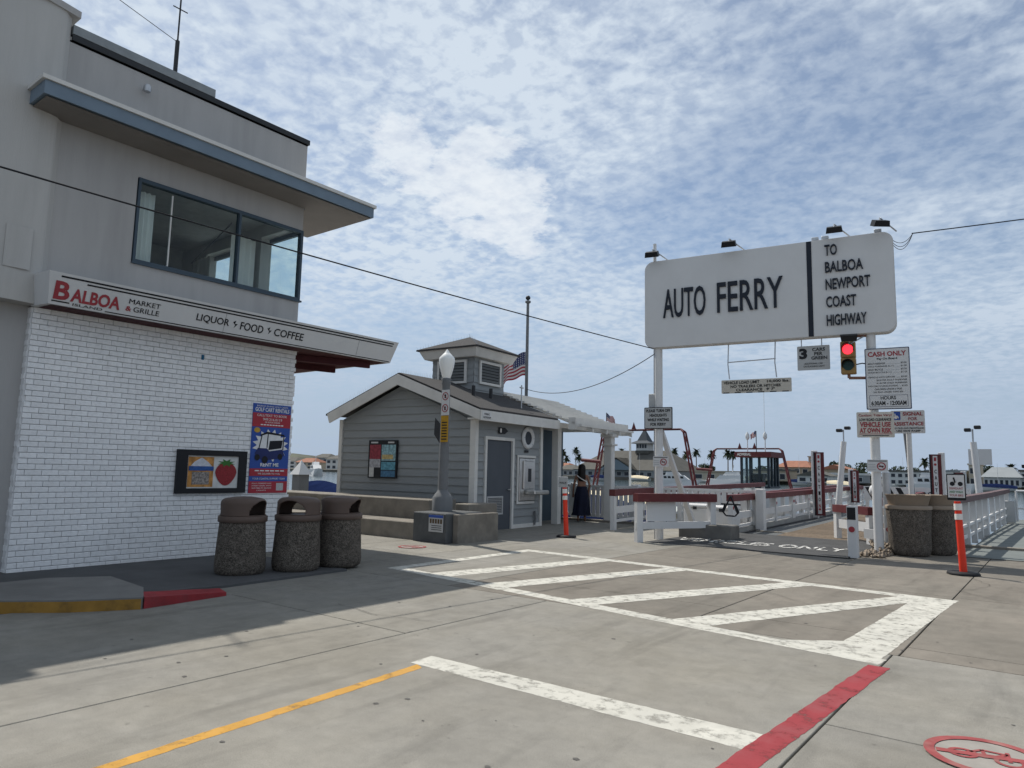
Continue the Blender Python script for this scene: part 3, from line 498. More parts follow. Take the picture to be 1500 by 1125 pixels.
MB().add([(-.09, -.02, 1.85), (-.3, .0, 2.02), (-.32, .0, 1.65), (-.1, -.02, 1.42)], [(0, 1, 2, 3), (3, 2, 1, 0)]).build('side_sign', darkmetal, lp)
# =================================================================== RESTROOM
rr = thing('restroom_building', 'small blue-grey clapboard public restroom with gabled shingle roof and louvred cupola', 'building', (-11.29, 13.15, 0), rad(4))
slope = .377
def roofz(x): return 2.95 + slope * (min(.35 - x, x + 5.05))
b = MB(); b.prism([(-4.66, 0), (-.02, 0), (-.02, 2.8), (-2.35, 3.72), (-4.66, 2.8)], 'y', .03, 3.1); b.build('wall_core', bluegrey_siding, rr)
def board(poly_, y0, y1, name='siding_board', m=bluegrey_siding): return MB().prism(poly_, 'y', y0, y1).build(name, m, rr)
z = .1
while z < 3.6:      # gable boards, lapped, clipped under the roof slope
    zt = z + .2
    def xs(h): 
        d = max(0, (h - 2.72) / slope); return (-4.6 + d, -.12 - d)
    a0, b0 = xs(z); a1, b1 = xs(zt)
    if b1 - a1 > .05:
        MB().add([(a0, -.022, z), (b0, -.022, z), (b1, .006, zt + .006), (a1, .006, zt + .006), (a0, .03, z), (b0, .03, z), (b1, .03, zt), (a1, .03, zt)], [(0, 1, 2, 3), (0, 4, 5, 1), (1, 5, 6, 2), (3, 7, 4, 0)]).build('siding_board', bluegrey_siding, rr)
    z += .2
def fboard(y0, y1, z0): MB().add([(.022, y0, z0), (.022, y1, z0), (-.006, y1, z0 + .206), (-.006, y0, z0 + .206), (-.03, y0, z0), (-.03, y1, z0), (-.03, y1, z0 + .2), (-.03, y0, z0 + .2)], [(0, 1, 2, 3), (0, 4, 5, 1), (1, 5, 6, 2), (3, 7, 4, 0)]).build('siding_board', bluegrey_siding, rr)
z = .1
while z < 2.7:
    if z < 2.25: fboard(.08, .38, z); fboard(1.68, 3.0, z)
    else: fboard(.08, 3.0, z)
    z += .2
b = MB(); b.box(-.12, .045, -.045, .08, .0, 2.74); b.build('corner_board', trim, rr); MB().box(-4.7, -4.58, -.045, .05, 0, 2.8).build('corner_board', trim, rr); MB().box(-.06, .045, 3.0, 3.12, 0, 2.74).build('corner_board', trim, rr); MB().box(-.03, .04, 1.68, 3.0, 0, .1).build('base_board', trim, rr); MB().box(-.03, .04, .08, .38, 0, .1).build('base_board', trim, rr)
# door with frame and louvre
dr = MB().box(-.04, -.005, .46, 1.6, 0, 2.25).build('door', mat('slate_door', (.075, .085, .10), .55, .06, 2), rr)
b = MB(); b.box(-.04, .05, .38, .46, 0, 2.33); b.box(-.04, .05, 1.6, 1.68, 0, 2.33); b.box(-.04, .05, .46, 1.6, 2.25, 2.33); b.build('door_frame', trim, dr)
b = MB(); b.box(-.005, .012, .55, 1.25, .38, .42); b.box(-.005, .012, .55, 1.25, .80, .84); b.box(-.005, .012, .55, .59, .42, .80); b.box(-.005, .012, 1.21, 1.25, .42, .80)
for k in range(9): b.add([(.0, .59, .43 + k * .041), (.0, 1.21, .43 + k * .041), (.012, 1.21, .455 + k * .041), (.012, .59, .455 + k * .041)], [(0, 1, 2, 3)])
b.build('door_louvre', signgrey, dr)
b = MB(); b.tube((-.005, 1.5, 1.0), (.06, 1.5, 1.0), .02); b.tube((.05, 1.5, 1.0), (.05, 1.4, 1.0), .012); b.build('handle', steel, dr)
# porthole, arrow sign, drinking fountain panel
b = MB(); n = 28; vs = [(x, 2.35 + q * cos(2 * pi * i / n), 2.37 + q * sin(2 * pi * i / n)) for x, q in ((.03, .30), (.075, .28), (.075, .20), (.04, .18)) for i in range(n)]
b.add(vs, [(k * n + i, k * n + (i + 1) % n, (k + 1) * n + (i + 1) % n, (k + 1) * n + i) for k in range(3) for i in range(n)], True); ph = b.build('porthole_ring', white, rr)
MB().add([(.035, 2.35 + .19 * cos(2 * pi * i / n), 2.37 + .19 * sin(2 * pi * i / n)) for i in range(n)], [range(n)]).build('porthole_glass', mat('dark_glass', (.02, .024, .032), .35), ph)
for i in range(8): MB().tube((.07, 2.35 + .24 * cos(i * pi / 4), 2.37 + .24 * sin(i * pi / 4)), (.085, 2.35 + .24 * cos(i * pi / 4), 2.37 + .24 * sin(i * pi / 4)), .016, n=8).build('bolt', metal, ph)
MB().prism([(.95, 2.42), (1.22, 2.42), (1.36, 2.5), (1.22, 2.58), (.95, 2.58)], 'x', .03, .05).build('arrow_sign', black, rr); MB().box(.05, .053, 1.0, 1.06, 2.45, 2.55).build('arrow_pictogram', refl, rr)
MB().box(.026, .04, 2.2, 2.38, 1.98, 2.04).build('small_plate', black, rr)
b = MB(); b.box(.02, .05, 1.84, 1.9, .62, 1.9); b.box(.02, .05, 1.9, 2.75, 1.84, 1.9); b.box(.02, .05, 1.9, 2.7, .62, .68); b.build('panel_trim', trim, rr)
fp = MB().cbox(.01, .05, 1.95, 2.72, .70, 1.82, .01).build('fountain_panel', steel, rr)
MB().cbox(.05, .09, 2.1, 2.6, 1.0, 1.76, .02).build('fountain_raised_panel', steel, fp); MB().box(.09, .094, 2.3, 2.46, 1.2, 1.55).build('fountain_slot', darkmetal, fp); MB().cbox(.05, .38, 2.2, 2.95, .86, .98, .03).build('fountain_basin', steel, fp)
MB().path([(.06, 2.72, .42), (.07, 2.74, .2), (.06, 2.7, .05)], .03, 8).build('drain_pipe', lampgrey, fp)
# roof: two slopes, fascia boards, rear extension
def slopeslab(x0, x1, y0, y1, t, lift=0): # plan range, along local slope
    b = MB(); f = lambda x: roofz(x) + lift
    return b.add([(x0, y0, f(x0)), (x1, y0, f(x1)), (x1, y1, f(x1)), (x0, y1, f(x0)), (x0, y0, f(x0) - t), (x1, y0, f(x1) - t), (x1, y1, f(x1) - t), (x0, y1, f(x0) - t)], [(0, 1, 2, 3), (7, 6, 5, 4), (0, 4, 5, 1), (1, 5, 6, 2), (2, 6, 7, 3), (3, 7, 4, 0)])
rf = slopeslab(-2.35, .33, -.27, 3.45, .05).build('roof', shingle, rr); slopeslab(-5.03, -2.35, -.27, 6.2, .05).build('roof_slope', shingle, rf); slopeslab(-2.35, -.95, 3.45, 6.2, .05).build('roof_slope', shingle, rf)
b = MB()   # shingle course edges
for k in range(17):
    x = .33 - k * .157; b.add([(x, -.28, roofz(x) + .004), (x, 3.46, roofz(x) + .004), (x - .157, 3.46, roofz(x - .157) + .012), (x - .157, -.28, roofz(x - .157) + .012), (x, -.28, roofz(x) + .012), (x, 3.46, roofz(x) + .012)], [(4, 5, 2, 3), (0, 1, 5, 4)])
tag(b.build('shingle_courses', shingle, rf), kind='stuff')
b = MB(); b.add([(-2.35, -.30, 3.93), (.36, -.30, 2.91), (.36, -.30, 2.67), (-2.35, -.30, 3.65), (-2.35, -.26, 3.93), (.36, -.26, 2.91), (.36, -.26, 2.67), (-2.35, -.26, 3.65)], [(3, 2, 1, 0), (4, 5, 6, 7), (0, 1, 5, 4), (2, 3, 7, 6)]); b.build('rake_board', trim, rf)
b = MB(); b.add([(-2.35, -.30, 3.93), (-4.95, -.30, 2.95), (-4.85, -.30, 2.70), (-2.35, -.30, 3.65), (-2.35, -.26, 3.93), (-4.95, -.26, 2.95), (-4.85, -.26, 2.70), (-2.35, -.26, 3.65)], [(0, 1, 2, 3), (7, 6, 5, 4), (4, 5, 1, 0), (6, 7, 3, 2)]); b.build('rake_board', trim, rf)
MB().box(.34, .38, -.30, 3.48, 2.67, 2.915).build('eave_board', trim, rf); MB().box(-.05, .34, -.26, 3.44, 2.70, 2.74).build('eave_soffit', trim, rf); MB().add([(.38, 3.48, 2.67), (-.95, 3.48, 2.67), (-.95, 3.48, 3.39), (.38, 3.48, 2.915)], [(0, 1, 2, 3), (3, 2, 1, 0)]).build('end_board', trim, rf)
sp = MB()
for k in range(34): t = k / 33; x = -4.9 + 2.5 * t; sp.tube((x, -.24, roofz(x)), (x - .02 + random.uniform(-.03, .03), -.24, roofz(x) + .13), .003, .001, 4)
for k in range(30): t = k / 29; x = -2.3; y = -.2 + 2.0 * t; sp.tube((x, y, 3.97), (x + random.uniform(-.03, .03), y, 4.08), .003, .001, 4)
tag(sp.build('bird_spikes', metal, rf), kind='stuff')
for y in (1.15, 1.95): MB().tube((-.95, y, roofz(-.95)), (-.95, y, roofz(-.95) + .28), .05, n=10).build('vent_pipe', darkmetal, rf)
b = MB(); b.tube((-.3, 2.5, roofz(-.3)), (-.3, 2.5, roofz(-.3) + .65), .018); b.tube((-.3, 2.42, roofz(-.3) + .58), (-.3, 2.58, roofz(-.3) + .58), .02); b.build('roof_mast', metal, rf)
MB().add([(.385, -.25, 2.70), (.385, .12, 2.70), (.385, .12, 2.88), (.385, -.25, 2.88)], [(0, 1, 2, 3)]).build('restroom_sign', signwhite, rf)
textmb('PUBLIC', .22, .05, (.388, -.17, 2.80), Y, Zv, .002).build('lettering', black, rf); textmb('RESTROOM', .30, .05, (.388, -.21, 2.72), Y, Zv, .002).build('lettering', black, rf)
# recessed porch wall and post
MB().box(-4.6, -.95, 3.1, 6.0, 0, 2.9).build('porch_wall', siding_shaded, rr); MB().box(-.15, .05, 3.95, 4.15, 0, 2.75).build('porch_post', trim, rr); MB().box(-1.0, .1, 3.5, 6.2, 2.75, 2.9).build('porch_beam', trim, rr)
# cupola
cx0, cx1, cy0, cy1 = -3.1, -1.6, 2.0, 3.5
cu = MB().box(cx0, cx1, cy0, cy1, 3.4, 4.75).build('cupola', bluegrey_siding, rr)
for k in range(6):
    z0 = 3.55 + k * .2
    MB().add([(cx1 + .02, cy0, z0), (cx1 + .02, cy1, z0), (cx1, cy1, z0 + .2), (cx1, cy0, z0 + .2)], [(0, 1, 2, 3)]).build('siding_board', bluegrey_siding, cu); MB().add([(cx0, cy0 - .02, z0), (cx1, cy0 - .02, z0), (cx1, cy0, z0 + .2), (cx0, cy0, z0 + .2)], [(0, 1, 2, 3)]).build('siding_board', bluegrey_siding, cu)
def louvre(o, r, w, h):
    o, r = Vector(o), Vector(r); n = r.cross(Zv); f = MB()
    for a, b_, c, d in ((0, w, 0, .07), (0, w, h - .07, h), (0, .07, .07, h - .07), (w - .07, w, .07, h - .07)):
        f.add([o + r * a + Zv * c + n * e for e in (.0, .05)] + [o + r * b_ + Zv * c + n * e for e in (.0, .05)] + [o + r * a + Zv * d + n * e for e in (.0, .05)] + [o + r * b_ + Zv * d + n * e for e in (.0, .05)], [(1, 3, 7, 5), (1, 0, 2, 3), (5, 7, 6, 4), (0, 1, 5, 4), (3, 2, 6, 7)])
    fo = f.build('louvre_frame', trim, cu)
    MB().add([o + r * .05 + Zv * .05 + n * .008, o + r * (w - .05) + Zv * .05 + n * .008, o + r * (w - .05) + Zv * (h - .05) + n * .008, o + r * .05 + Zv * (h - .05) + n * .008], [(0, 1, 2, 3)]).build('louvre_back', darkmetal, fo)
    for k in range(6):
        z0 = .09 + k * (h - .16) / 6; MB().add([o + r * .07 + Zv * z0 + n * .045, o + r * (w - .07) + Zv * z0 + n * .045, o + r * (w - .07) + Zv * (z0 + .075) + n * .012, o + r * .07 + Zv * (z0 + .075) + n * .012], [(0, 1, 2, 3), (3, 2, 1, 0)]).build('slat', bluegrey_siding, fo)
louvre((cx1 + .02, cy0 + .22, 3.92), (0, 1, 0), 1.06, .68); louvre((cx0 + .22, cy0 - .02, 3.92), (1, 0, 0), 1.06, .68)
e = .3; b = MB(); b.add([(cx0 - e, cy0 - e, 4.9), (cx1 + e, cy0 - e, 4.9), (cx1 + e, cy1 + e, 4.9), (cx0 - e, cy1 + e, 4.9), (cx0 - e + .12, cy0 - e + .12, 4.66), (cx1 + e - .12, cy0 - e + .12, 4.66), (cx1 + e - .12, cy1 + e - .12, 4.66), (cx0 - e + .12, cy1 + e - .12, 4.66)], [(4, 5, 1, 0), (5, 6, 2, 1), (6, 7, 3, 2), (7, 4, 0, 3), (7, 6, 5, 4)]); b.build('cupola_fascia', trim, cu)
b = MB(); e = .36; b.add([(cx0 - e, cy0 - e, 4.9), (cx1 + e, cy0 - e, 4.9), (cx1 + e, cy1 + e, 4.9), (cx0 - e, cy1 + e, 4.9), (-2.35, 2.75, 5.42), (cx0 - e, cy0 - e, 4.94), (cx1 + e, cy0 - e, 4.94), (cx1 + e, cy1 + e, 4.94), (cx0 - e, cy1 + e, 4.94)], [(3, 2, 1, 0), (0, 1, 6, 5), (1, 2, 7, 6), (2, 3, 8, 7), (3, 0, 5, 8), (5, 6, 4), (6, 7, 4), (7, 8, 4), (8, 5, 4)]); b.build('cupola_roof', shingle, cu)
sp = MB()
for k in range(40):
    t = k / 39; p = Vector((cx0 - e, cy0 - e, 4.94)).lerp(Vector((-2.35, 2.75, 5.42)), t) if k % 2 else Vector((cx1 + e, cy0 - e, 4.94)).lerp(Vector((-2.35, 2.75, 5.42)), t)
    sp.tube(p, p + Vector((random.uniform(-.04, .04), random.uniform(-.04, .04), .1)), .003, .001, 4)
tag(sp.build('bird_spikes', metal, cu), kind='stuff')
# community poster on the gable
cp = thing('notice_board', 'black framed coastal information board on the restroom gable wall', 'notice board', (-11.29 + -3.5 * cos(rad(4)), 13.15 - 3.5 * sin(rad(4)), 1.22), rad(4))
MB().box(0, 1.03, -.07, -.03, 0, 1.0).build('frame', black, cp)
def crect(x0, x1, z0, z1, col, nm='print_panel', var=.1, e=.0): MB().add([(x0, -.073 - e, z0), (x1, -.073 - e, z0), (x1, -.073 - e, z1), (x0, -.073 - e, z1)], [(0, 1, 2, 3)]).build(nm, mat('pp%d' % len(MATS), col, .5, var, 14), cp)
crect(.05, .45, .5, .88, (.24, .035, .05), var=.5); crect(.05, .45, .28, .5, (.34, .34, .36), var=.4); crect(.05, .22, .03, .28, (.5, .5, .48)); crect(.48, .98, .46, .88, (.22, .36, .40), var=.6); crect(.5, .9, .5, .62, (.46, .36, .16), var=.5, e=.002); crect(.48, .98, .22, .43, (.10, .28, .36), var=.5); crect(.48, .98, .04, .2, (.06, .16, .27), var=.4); crect(.08, .34, .92, .96, (.5, .5, .5)); crect(.7, .92, .92, .96, (.5, .5, .5))
# =================================================================== PERGOLA
pg = thing('pergola', 'white slatted pergola beside the restroom with one turned post', 'pergola', (-11.29, 13.15, 0), rad(4))
b = MB(); b.cbox(.62, .88, 5.75, 6.0, 0, 2.62, .02); b.cbox(.56, .94, 5.69, 6.06, 2.3, 2.36, .01); b.cbox(.54, .96, 5.67, 6.08, 2.56, 2.66, .01); b.build('post', trim, pg)
MB().box(.64, .86, 3.5, 7.0, 2.66, 3.0).build('beam', trim, pg)
for k in range(14): x = 1.0 - k * .21; MB().box(x - .05, x + .05, 3.5, 7.0, roofz(min(x, .35)) + (.35 - x if x > .35 else 0) * slope * 1 + .04, roofz(min(x, .35)) + (.35 - x if x > .35 else 0) * slope + .10).build('slat', trim, pg)
for y in (4.2, 5.1, 6.0, 6.85): MB().bar((1.05, y, roofz(.35) - .7 * slope + .04), (-1.6, y, roofz(-1.6) + .04), .06, .12).build('rafter', trim, pg)
# =================================================================== FLAGPOLE
fpz = thing('flagpole', 'grey flagpole behind the restroom with flag at half mast', 'flagpole', (-14.85, 20, -.03))
MB().tube((0, 0, 0), (0, 0, 7.45), .07, .05).build('pole', lampgrey, fpz); MB().lathe([(.03, 7.45), (.1, 7.5), (.1, 7.56), (.03, 7.58)], n=12).build('truck', lampgrey, fpz); b = MB(); b.lathe([(.01, 7.58), (.08, 7.63), (.09, 7.68), (.06, 7.74), (.01, 7.76)], n=12); b.build('finial', darkmetal, fpz)
def flagmat():
    m = bpy.data.materials.new('flag_cloth'); m.use_nodes = True; t = m.node_tree; bs = t.nodes['Principled BSDF']; bs.inputs['Roughness'].default_value = .8
    uv = t.nodes.new('ShaderNodeUVMap'); sp_ = t.nodes.new('ShaderNodeSeparateXYZ'); t.links.new(uv.outputs[0], sp_.inputs[0])
    def mm(op, a, b_=None):
        n_ = t.nodes.new('ShaderNodeMath'); n_.operation = op
        for i, v in enumerate((a, b_)):
            if v is None: continue
            if isinstance(v, (int, float)): n_.inputs[i].default_value = v
            else: t.links.new(v, n_.inputs[i])
        return n_.outputs[0]
    u, v = sp_.outputs[0], sp_.outputs[1]
    stripe = mm('LESS_THAN', mm('FRACT', mm('MULTIPLY', v, 6.5)), .5); canton = mm('MULTIPLY', mm('LESS_THAN', u, .4), mm('GREATER_THAN', v, .46))
    st_ = mm('MULTIPLY', mm('LESS_THAN', mm('ABSOLUTE', mm('SUBTRACT', mm('FRACT', mm('MULTIPLY', u, 15)), .5)), .2), mm('LESS_THAN', mm('ABSOLUTE', mm('SUBTRACT', mm('FRACT', mm('MULTIPLY', v, 13)), .5)), .2))
    def mix(f, a, b_):
        n_ = t.nodes.new('ShaderNodeMix'); n_.data_type = 'RGBA'; t.links.new(f, n_.inputs[0])
        for i, c in ((6, a), (7, b_)):
            if isinstance(c, tuple): n_.inputs[i].default_value = c
            else: t.links.new(c, n_.inputs[i])
        return n_.outputs[2]
    c = mix(canton, mix(stripe, (.6, .58, .56, 1), (.33, .03, .045, 1)), mix(st_, (.02, .03, .11, 1), (.55, .55, .55, 1))); t.links.new(c, bs.inputs['Base Color']); return m
FLAGM = flagmat()
def flag(parent, top, w, h, d, droop=.5, name='flag'):
    nx, ny = 18, 10; vs, uvs, fs = [], [], []
    for jj in range(ny + 1):
        for i in range(nx + 1):
            u, v = i / nx, jj / ny; vs.append((top[0] + d[0] * w * u * (1 - droop * .3), top[1] + d[1] * w * u * (1 - droop * .3) + .1 * w * sin(u * 9 + v * 2) * u, top[2] - h * (1 - v) - droop * h * u ** 1.2 * (.7 + .3 * v) + .03 * sin(u * 12))); uvs.append((u, v))
    for jj in range(ny):
        for i in range(nx): a = jj * (nx + 1) + i; fs.append((a, a + 1, a + nx + 2, a + nx + 1))
    me = bpy.data.meshes.new(name); me.from_pydata(vs, [], fs); ul = me.uv_layers.new(); 
    for lo in me.loops: ul.data[lo.index].uv = uvs[lo.vertex_index]
    for p in me.polygons: p.use_smooth = True
    me.materials.append(FLAGM); o = bpy.data.objects.new(name, me); COL.objects.link(o); o.parent = parent; return o
flag(fpz, (-.07, 0, 5.72), 1.35, .85, (-.95, -.25), .62)
# =================================================================== DELINEATORS
def delin(label, loc, z1, lean, sign):
    t = thing('delineator_post', label, 'bollard', loc, 0, 'orange delineator posts')
    MB().lathe([(.23, 0), (.235, .02), (.22, .045), (.06, .05)], n=8).build('rubber_base', rubber, t)
    b = MB(); b.tube((0, 0, .045), (lean, 0, z1), .056, .048, 18); b.build('orange_post', orange, t)
    for q0, q1 in ((.75, .83), (.88, .97)): MB().tube((lean * q0, 0, z1 * q0), (lean * q1, 0, z1 * q1), .058, .056, 18, False).build('reflective_band', refl, t)
    d = MB().cbox(lean - .13, lean + .13, -.075, -.06, z1 + (.02 if sign else .0), z1 + (.44 if sign else .25), .01).build('sign_plate', black if sign else signgrey, t)
    if sign:
        MB().box(lean - .115, lean + .115, -.08, -.0755, z1 + .06, z1 + .42).build('sign_face', signwhite, d)
        b = MB(); 
        for cx_ in (-.05, .06): b.tube((lean + cx_, -.083, z1 + .28), (lean + cx_, -.0805, z1 + .28), .035, n=16)
        b.build('bicycle_pictogram', black, d); bb = MB(); bb.tube((lean - .01, -.082, z1 + .3), (lean - .03, -.082, z1 + .38), .012, n=6); bb.build('rider_pictogram', black, d)
        textmb('DISMOUNT', .19, .035, (lean - .095, -.082, z1 + .19), X, Zv, .002).build('lettering', redletter, d); textmb('AND WALK', .19, .035, (lean - .095, -.082, z1 + .135), X, Zv, .002).build('lettering', mat('letter_green', (.03, .18, .05)), d); textmb('YOUR BIKE', .19, .035, (lean - .095, -.082, z1 + .08), X, Zv, .002).build('lettering', redletter, d)
    else: textmb('WALK', .2, .05, (lean - .1, -.078, z1 + .08), X, Zv, .002).build('lettering', black, d)
delin('orange delineator post leaning left with bicycle sign beside the right trash bins', (-1.35, 13.55, 0), 1.15, -.03, True)
delin('orange delineator post with black base in front of the restroom porch', (-9.11, 13.91, 0), 1.13, -.06, False)
# =================================================================== PERSON
pe = thing('person', 'person in navy long skirt with dark hair walking away past the restroom', 'person', (-11.55, 18.45, .0), rad(30))
J = [((0, 0, .95), .14), ((0, .0, 1.15), .115), ((0, 0, 1.33), .135), ((0, .0, 1.44), .06), ((0, .01, 1.53), .075), ((0, .015, 1.62), .085), ((.17, 0, 1.36), .05), ((.24, -.05, 1.1), .04), ((.20, .1, .9), .032), ((-.17, 0, 1.36), .05), ((-.23, -.04, 1.1), .04), ((-.26, .08, .88), .032), ((.09, .02, .9), .1), ((.1, .08, .5), .06), ((.1, -.02, .09), .04), ((.1, .12, .04), .035), ((-.09, -.02, .9), .1), ((-.1, .1, .5), .06), ((-.1, -.14, .12), .04), ((-.1, -.02, .04), .035)]
Ed = [(0, 1), (1, 2), (2, 3), (3, 4), (4, 5), (2, 6), (6, 7), (7, 8), (2, 9), (9, 10), (10, 11), (0, 12), (12, 13), (13, 14), (14, 15), (0, 16), (16, 17), (17, 18), (18, 19)]
for hnd, sg_ in ((8, 1), (11, -1)):
    hx, hy, hz = J[hnd][0]
    pi_ = len(J); J.append(((hx, hy + .04, hz - .08), .025)); Ed.append((hnd, pi_))
    for q in range(4): J.append(((hx + (q - 1.5) * .018, hy + .06, hz - .17 + abs(q - 1.3) * .01), .009)); Ed.append((pi_, len(J) - 1))
    J.append(((hx - sg_ * .045, hy + .07, hz - .1), .01)); Ed.append((pi_, len(J) - 1))
me = bpy.data.meshes.new('body'); me.from_pydata([j[0] for j in J], Ed, []); bo = bpy.data.objects.new('body', me); COL.objects.link(bo); bo.parent = pe; me.materials.append(skin)
md = bo.modifiers.new('skin', 'SKIN'); md.use_smooth_shade = True
if not me.skin_vertices: 
    bm = bmesh.new(); bm.from_mesh(me); bm.verts.layers.skin.verify(); bm.to_mesh(me); bm.free()
for i, (_, r) in enumerate(J): me.skin_vertices[0].data[i].radius = (r, r * .9); me.skin_vertices[0].data[i].use_root = (i == 0)
bo.modifiers.new('sub', 'SUBSURF').levels = 1
MB().lathe([(.155, 1.06), (.17, .98), (.21, .8), (.235, .55), (.25, .3), (.27, .2)], n=40, wob=lambda a, k: (.02 + .022 * k) * sin(7 * a + k * .4) + .10 * k / 5 * cos(a + 2.2)).build('skirt', dressm, pe)
MB().lathe([(.03, 1.73), (.08, 1.71), (.108, 1.64), (.115, 1.55), (.115, 1.42), (.125, 1.3), (.10, 1.22), (.03, 1.2)], (0, -.03), 18, wob=lambda a, k: .06 * sin(5 * a + k)).build('hair', hairm, pe)
b = MB(); b.path([(-.14, -.1, 1.38), (0, -.16, 1.28), (.15, -.1, 1.2)], .016); b.build('bag_strap', curtainm, pe)
# =================================================================== PICKET FENCE
fe = thing('picket_fence', 'white boarded picket fence along the seawall behind the walking person', 'fence', (0, 19.45, 0))
for x0, x1 in ((-18, -12.5), (-12.3, -10.35), (-10.1, -6.6)):
    MB().box(x0, x1, -.03, .05, 1.02, 1.09).build('cap_rail', white, fe); MB().box(x0, x1, .0, .04, .12, .2).build('bottom_rail', white, fe)
    n = int((x1 - x0) / .16)
    for k in range(n): xx = x0 + .02 + k * (x1 - x0) / n; MB().box(xx, xx + .125, -.02, .0, .1, 1.02).build('picket', white, fe)
for x in (-18.1, -12.4, -10.22, -6.5): MB().cbox(x - .11, x + .11, -.14, .08, 0, 1.14, .015).build('post', white, fe)
# =================================================================== FERRY SIGN
SA = rad(8.08); SO = Vector((-7.41, 15.19, 0))
def SP(u, y, z): return Vector((SO.x + u * cos(SA) - y * sin(SA), SO.y + u * sin(SA) + y * cos(SA), z))
fs_ = thing('ferry_sign', 'large white auto ferry sign with black letters on two white poles', 'sign', SO, SA)
def rrect(x0, x1, z0, z1, r, n=6):
    o = []
    for cx_, cz_, a0 in ((x1 - r, z0 + r, -90), (x1 - r, z1 - r, 0), (x0 + r, z1 - r, 90), (x0 + r, z0 + r, 180)):
        for k in range(n + 1): a = rad(a0 + 90 * k / n); o.append((cx_ + r * cos(a), cz_ + r * sin(a)))
    return o
MB().prism(rrect(-.28, 4.95, 4.43, 6.5, .2), 'y', -.15, .13).build('board', signwhite, fs_)
MB().prism(rrect(-.295, 4.965, 4.415, 6.515, .21), 'y', -.12, .10).build('board_edge', white, fs_)
MB().box(3.32, 3.42, -.16, -.15, 4.43, 6.5).build('divider_bar', navy_letter, fs_)
def st(s, u0, u1, z0, z1, off=.012): textmb(s, u1 - u0, z1 - z0, (u0, -.155, z0), X, Zv, .03, off).build('lettering', navy_letter, fs_)
st('AUTO', .17, 1.16, 5.1, 5.79, .008); st('FERRY', 1.42, 2.83, 5.12, 5.81, .008)
for s_, w_, z_ in (('TO', .24, 6.14), ('BALBOA', .72, 5.77), ('NEWPORT', .84, 5.40), ('COAST', .57, 5.02), ('HIGHWAY', .75, 4.63)): st(s_, 3.68, 3.68 + w_, z_, z_ + .235)
for u in (0, 4.48): MB().tube((u, 0, 0), (u, 0, 4.6), .09, n=20).build('pole', white, fs_)
MB().tube((-.11, .03, 0), (-.11, .03, 4.4), .025, n=8).build('conduit', metal, fs_); MB().cbox(-.24, -.05, -.03, .08, 2.85, 3.35, .01).build('junction_box', signgrey, fs_)
MB().bar((.05, .05, 2.5), (.42, 1.6, .1), .12, .12).build('brace', white, fs_)
for u in (3.15, 3.55): MB().tube((u, 0, 4.42), (u, 0, 4.25), .012, n=6).build('hanger', metal, fs_)
b = MB(); 
for u in (1.62, 2.62): b.path([(u, 0, 4.43), (u - .02, 0, 3.95), (u + .01, 0, 3.62)], .014)
b.path([(1.62, 0, 4.0), (2.62, 0, 4.03)], .012); b.build('hanger', metal, fs_)
def flood(u, z, ang, up=True, second=False):
    r_ = MB(); s_ = 1 if up else -1
    r_.path([(u + .28, -.02, z), (u, -.35, z + .22 * s_)], .015); r_.path([(u, -.35, z + .22 * s_), (u, -.38, z + .1 * s_)], .02); f = r_.build('floodlight_arm', metal, fs_)
    h = MB(); h.prism([(-.16, -.03), (.16, -.03), (.14, .09), (-.14, .09)], 'y', -.09, .09); o = h.build('floodlight_head', black, f); o.location = (u, -.4, z + .06 * s_); o.rotation_euler = (rad(25 if up else 200), 0, ang); o['label'] = 'black floodlight head'
    return f
flood(-.02, 6.52, .1); flood(1.75, 6.52, .1); flood(3.9, 6.52, .05); flood(4.75, 6.52, .5); flood(4.1, 4.4, .1, False)
MB().tube((-.05, -.1, 6.52), (-.05, -.1, 6.95), .04, n=10).build('photocell_post', white, fs_)
for u in (3.42, 3.62, 4.62): MB().cbox(u, u + .14, -.1, .05, 6.52, 6.6, .01).build('junction_box', metal, fs_)
# hanging and mounted signs (each a thing)
def panel(name, label, u0, u1, z0, z1, yo, m, group=None, border=None, t=.02):
    t_ = thing(name, label, 'sign', SP(u0, yo, z0), SA, group); w, h = u1 - u0, z1 - z0
    if border:
        MB().prism(rrect(0, w, 0, h, .02), 'y', 0, t).build('panel', border, t_); MB().prism(rrect(.018, w - .018, .018, h - .018, .015), 'y', -.003, 0).build('face', m, t_)
    else: MB().prism(rrect(0, w, 0, h, .02), 'y', 0, t).build('panel', m, t_)
    return t_, w, h
def ptx(t_, s, x0, x1, z0, z1, m=black, off=.0): textmb(s, x1 - x0, z1 - z0, (x0, -.004, z0), X, Zv, .003, off).build('lettering', m, t_)
t_, w, h = panel('load_limit_sign', 'narrow cream vehicle load limit sign hanging under the ferry sign', 1.45, 2.93, 3.3, 3.6, .0, mat('cream_sign', (.50, .47, .41), .6, .05, 4))
ptx(t_, 'VEHICLE LOAD LIMIT', .05, .82, .205, .27, off=.02); ptx(t_, '10,000 lbs.', .98, 1.44, .205, .27, off=.02); ptx(t_, 'NO TRAILERS OR HITCHES', .2, 1.26, .12, .18, off=.02); ptx(t_, 'CLEARANCE   9\' 7"', .32, 1.14, .04, .1, off=.02)
for k in range(6): MB().box(.04 + k * .25, .17 + k * .25, -.004, 0, .0, .022).build('black_dash', black, t_)
t_, w, h = panel('cars_per_green_sign', 'grey three cars per green sign hanging left of the traffic light', 3.06, 3.7, 3.74, 4.26, .0, signgrey)
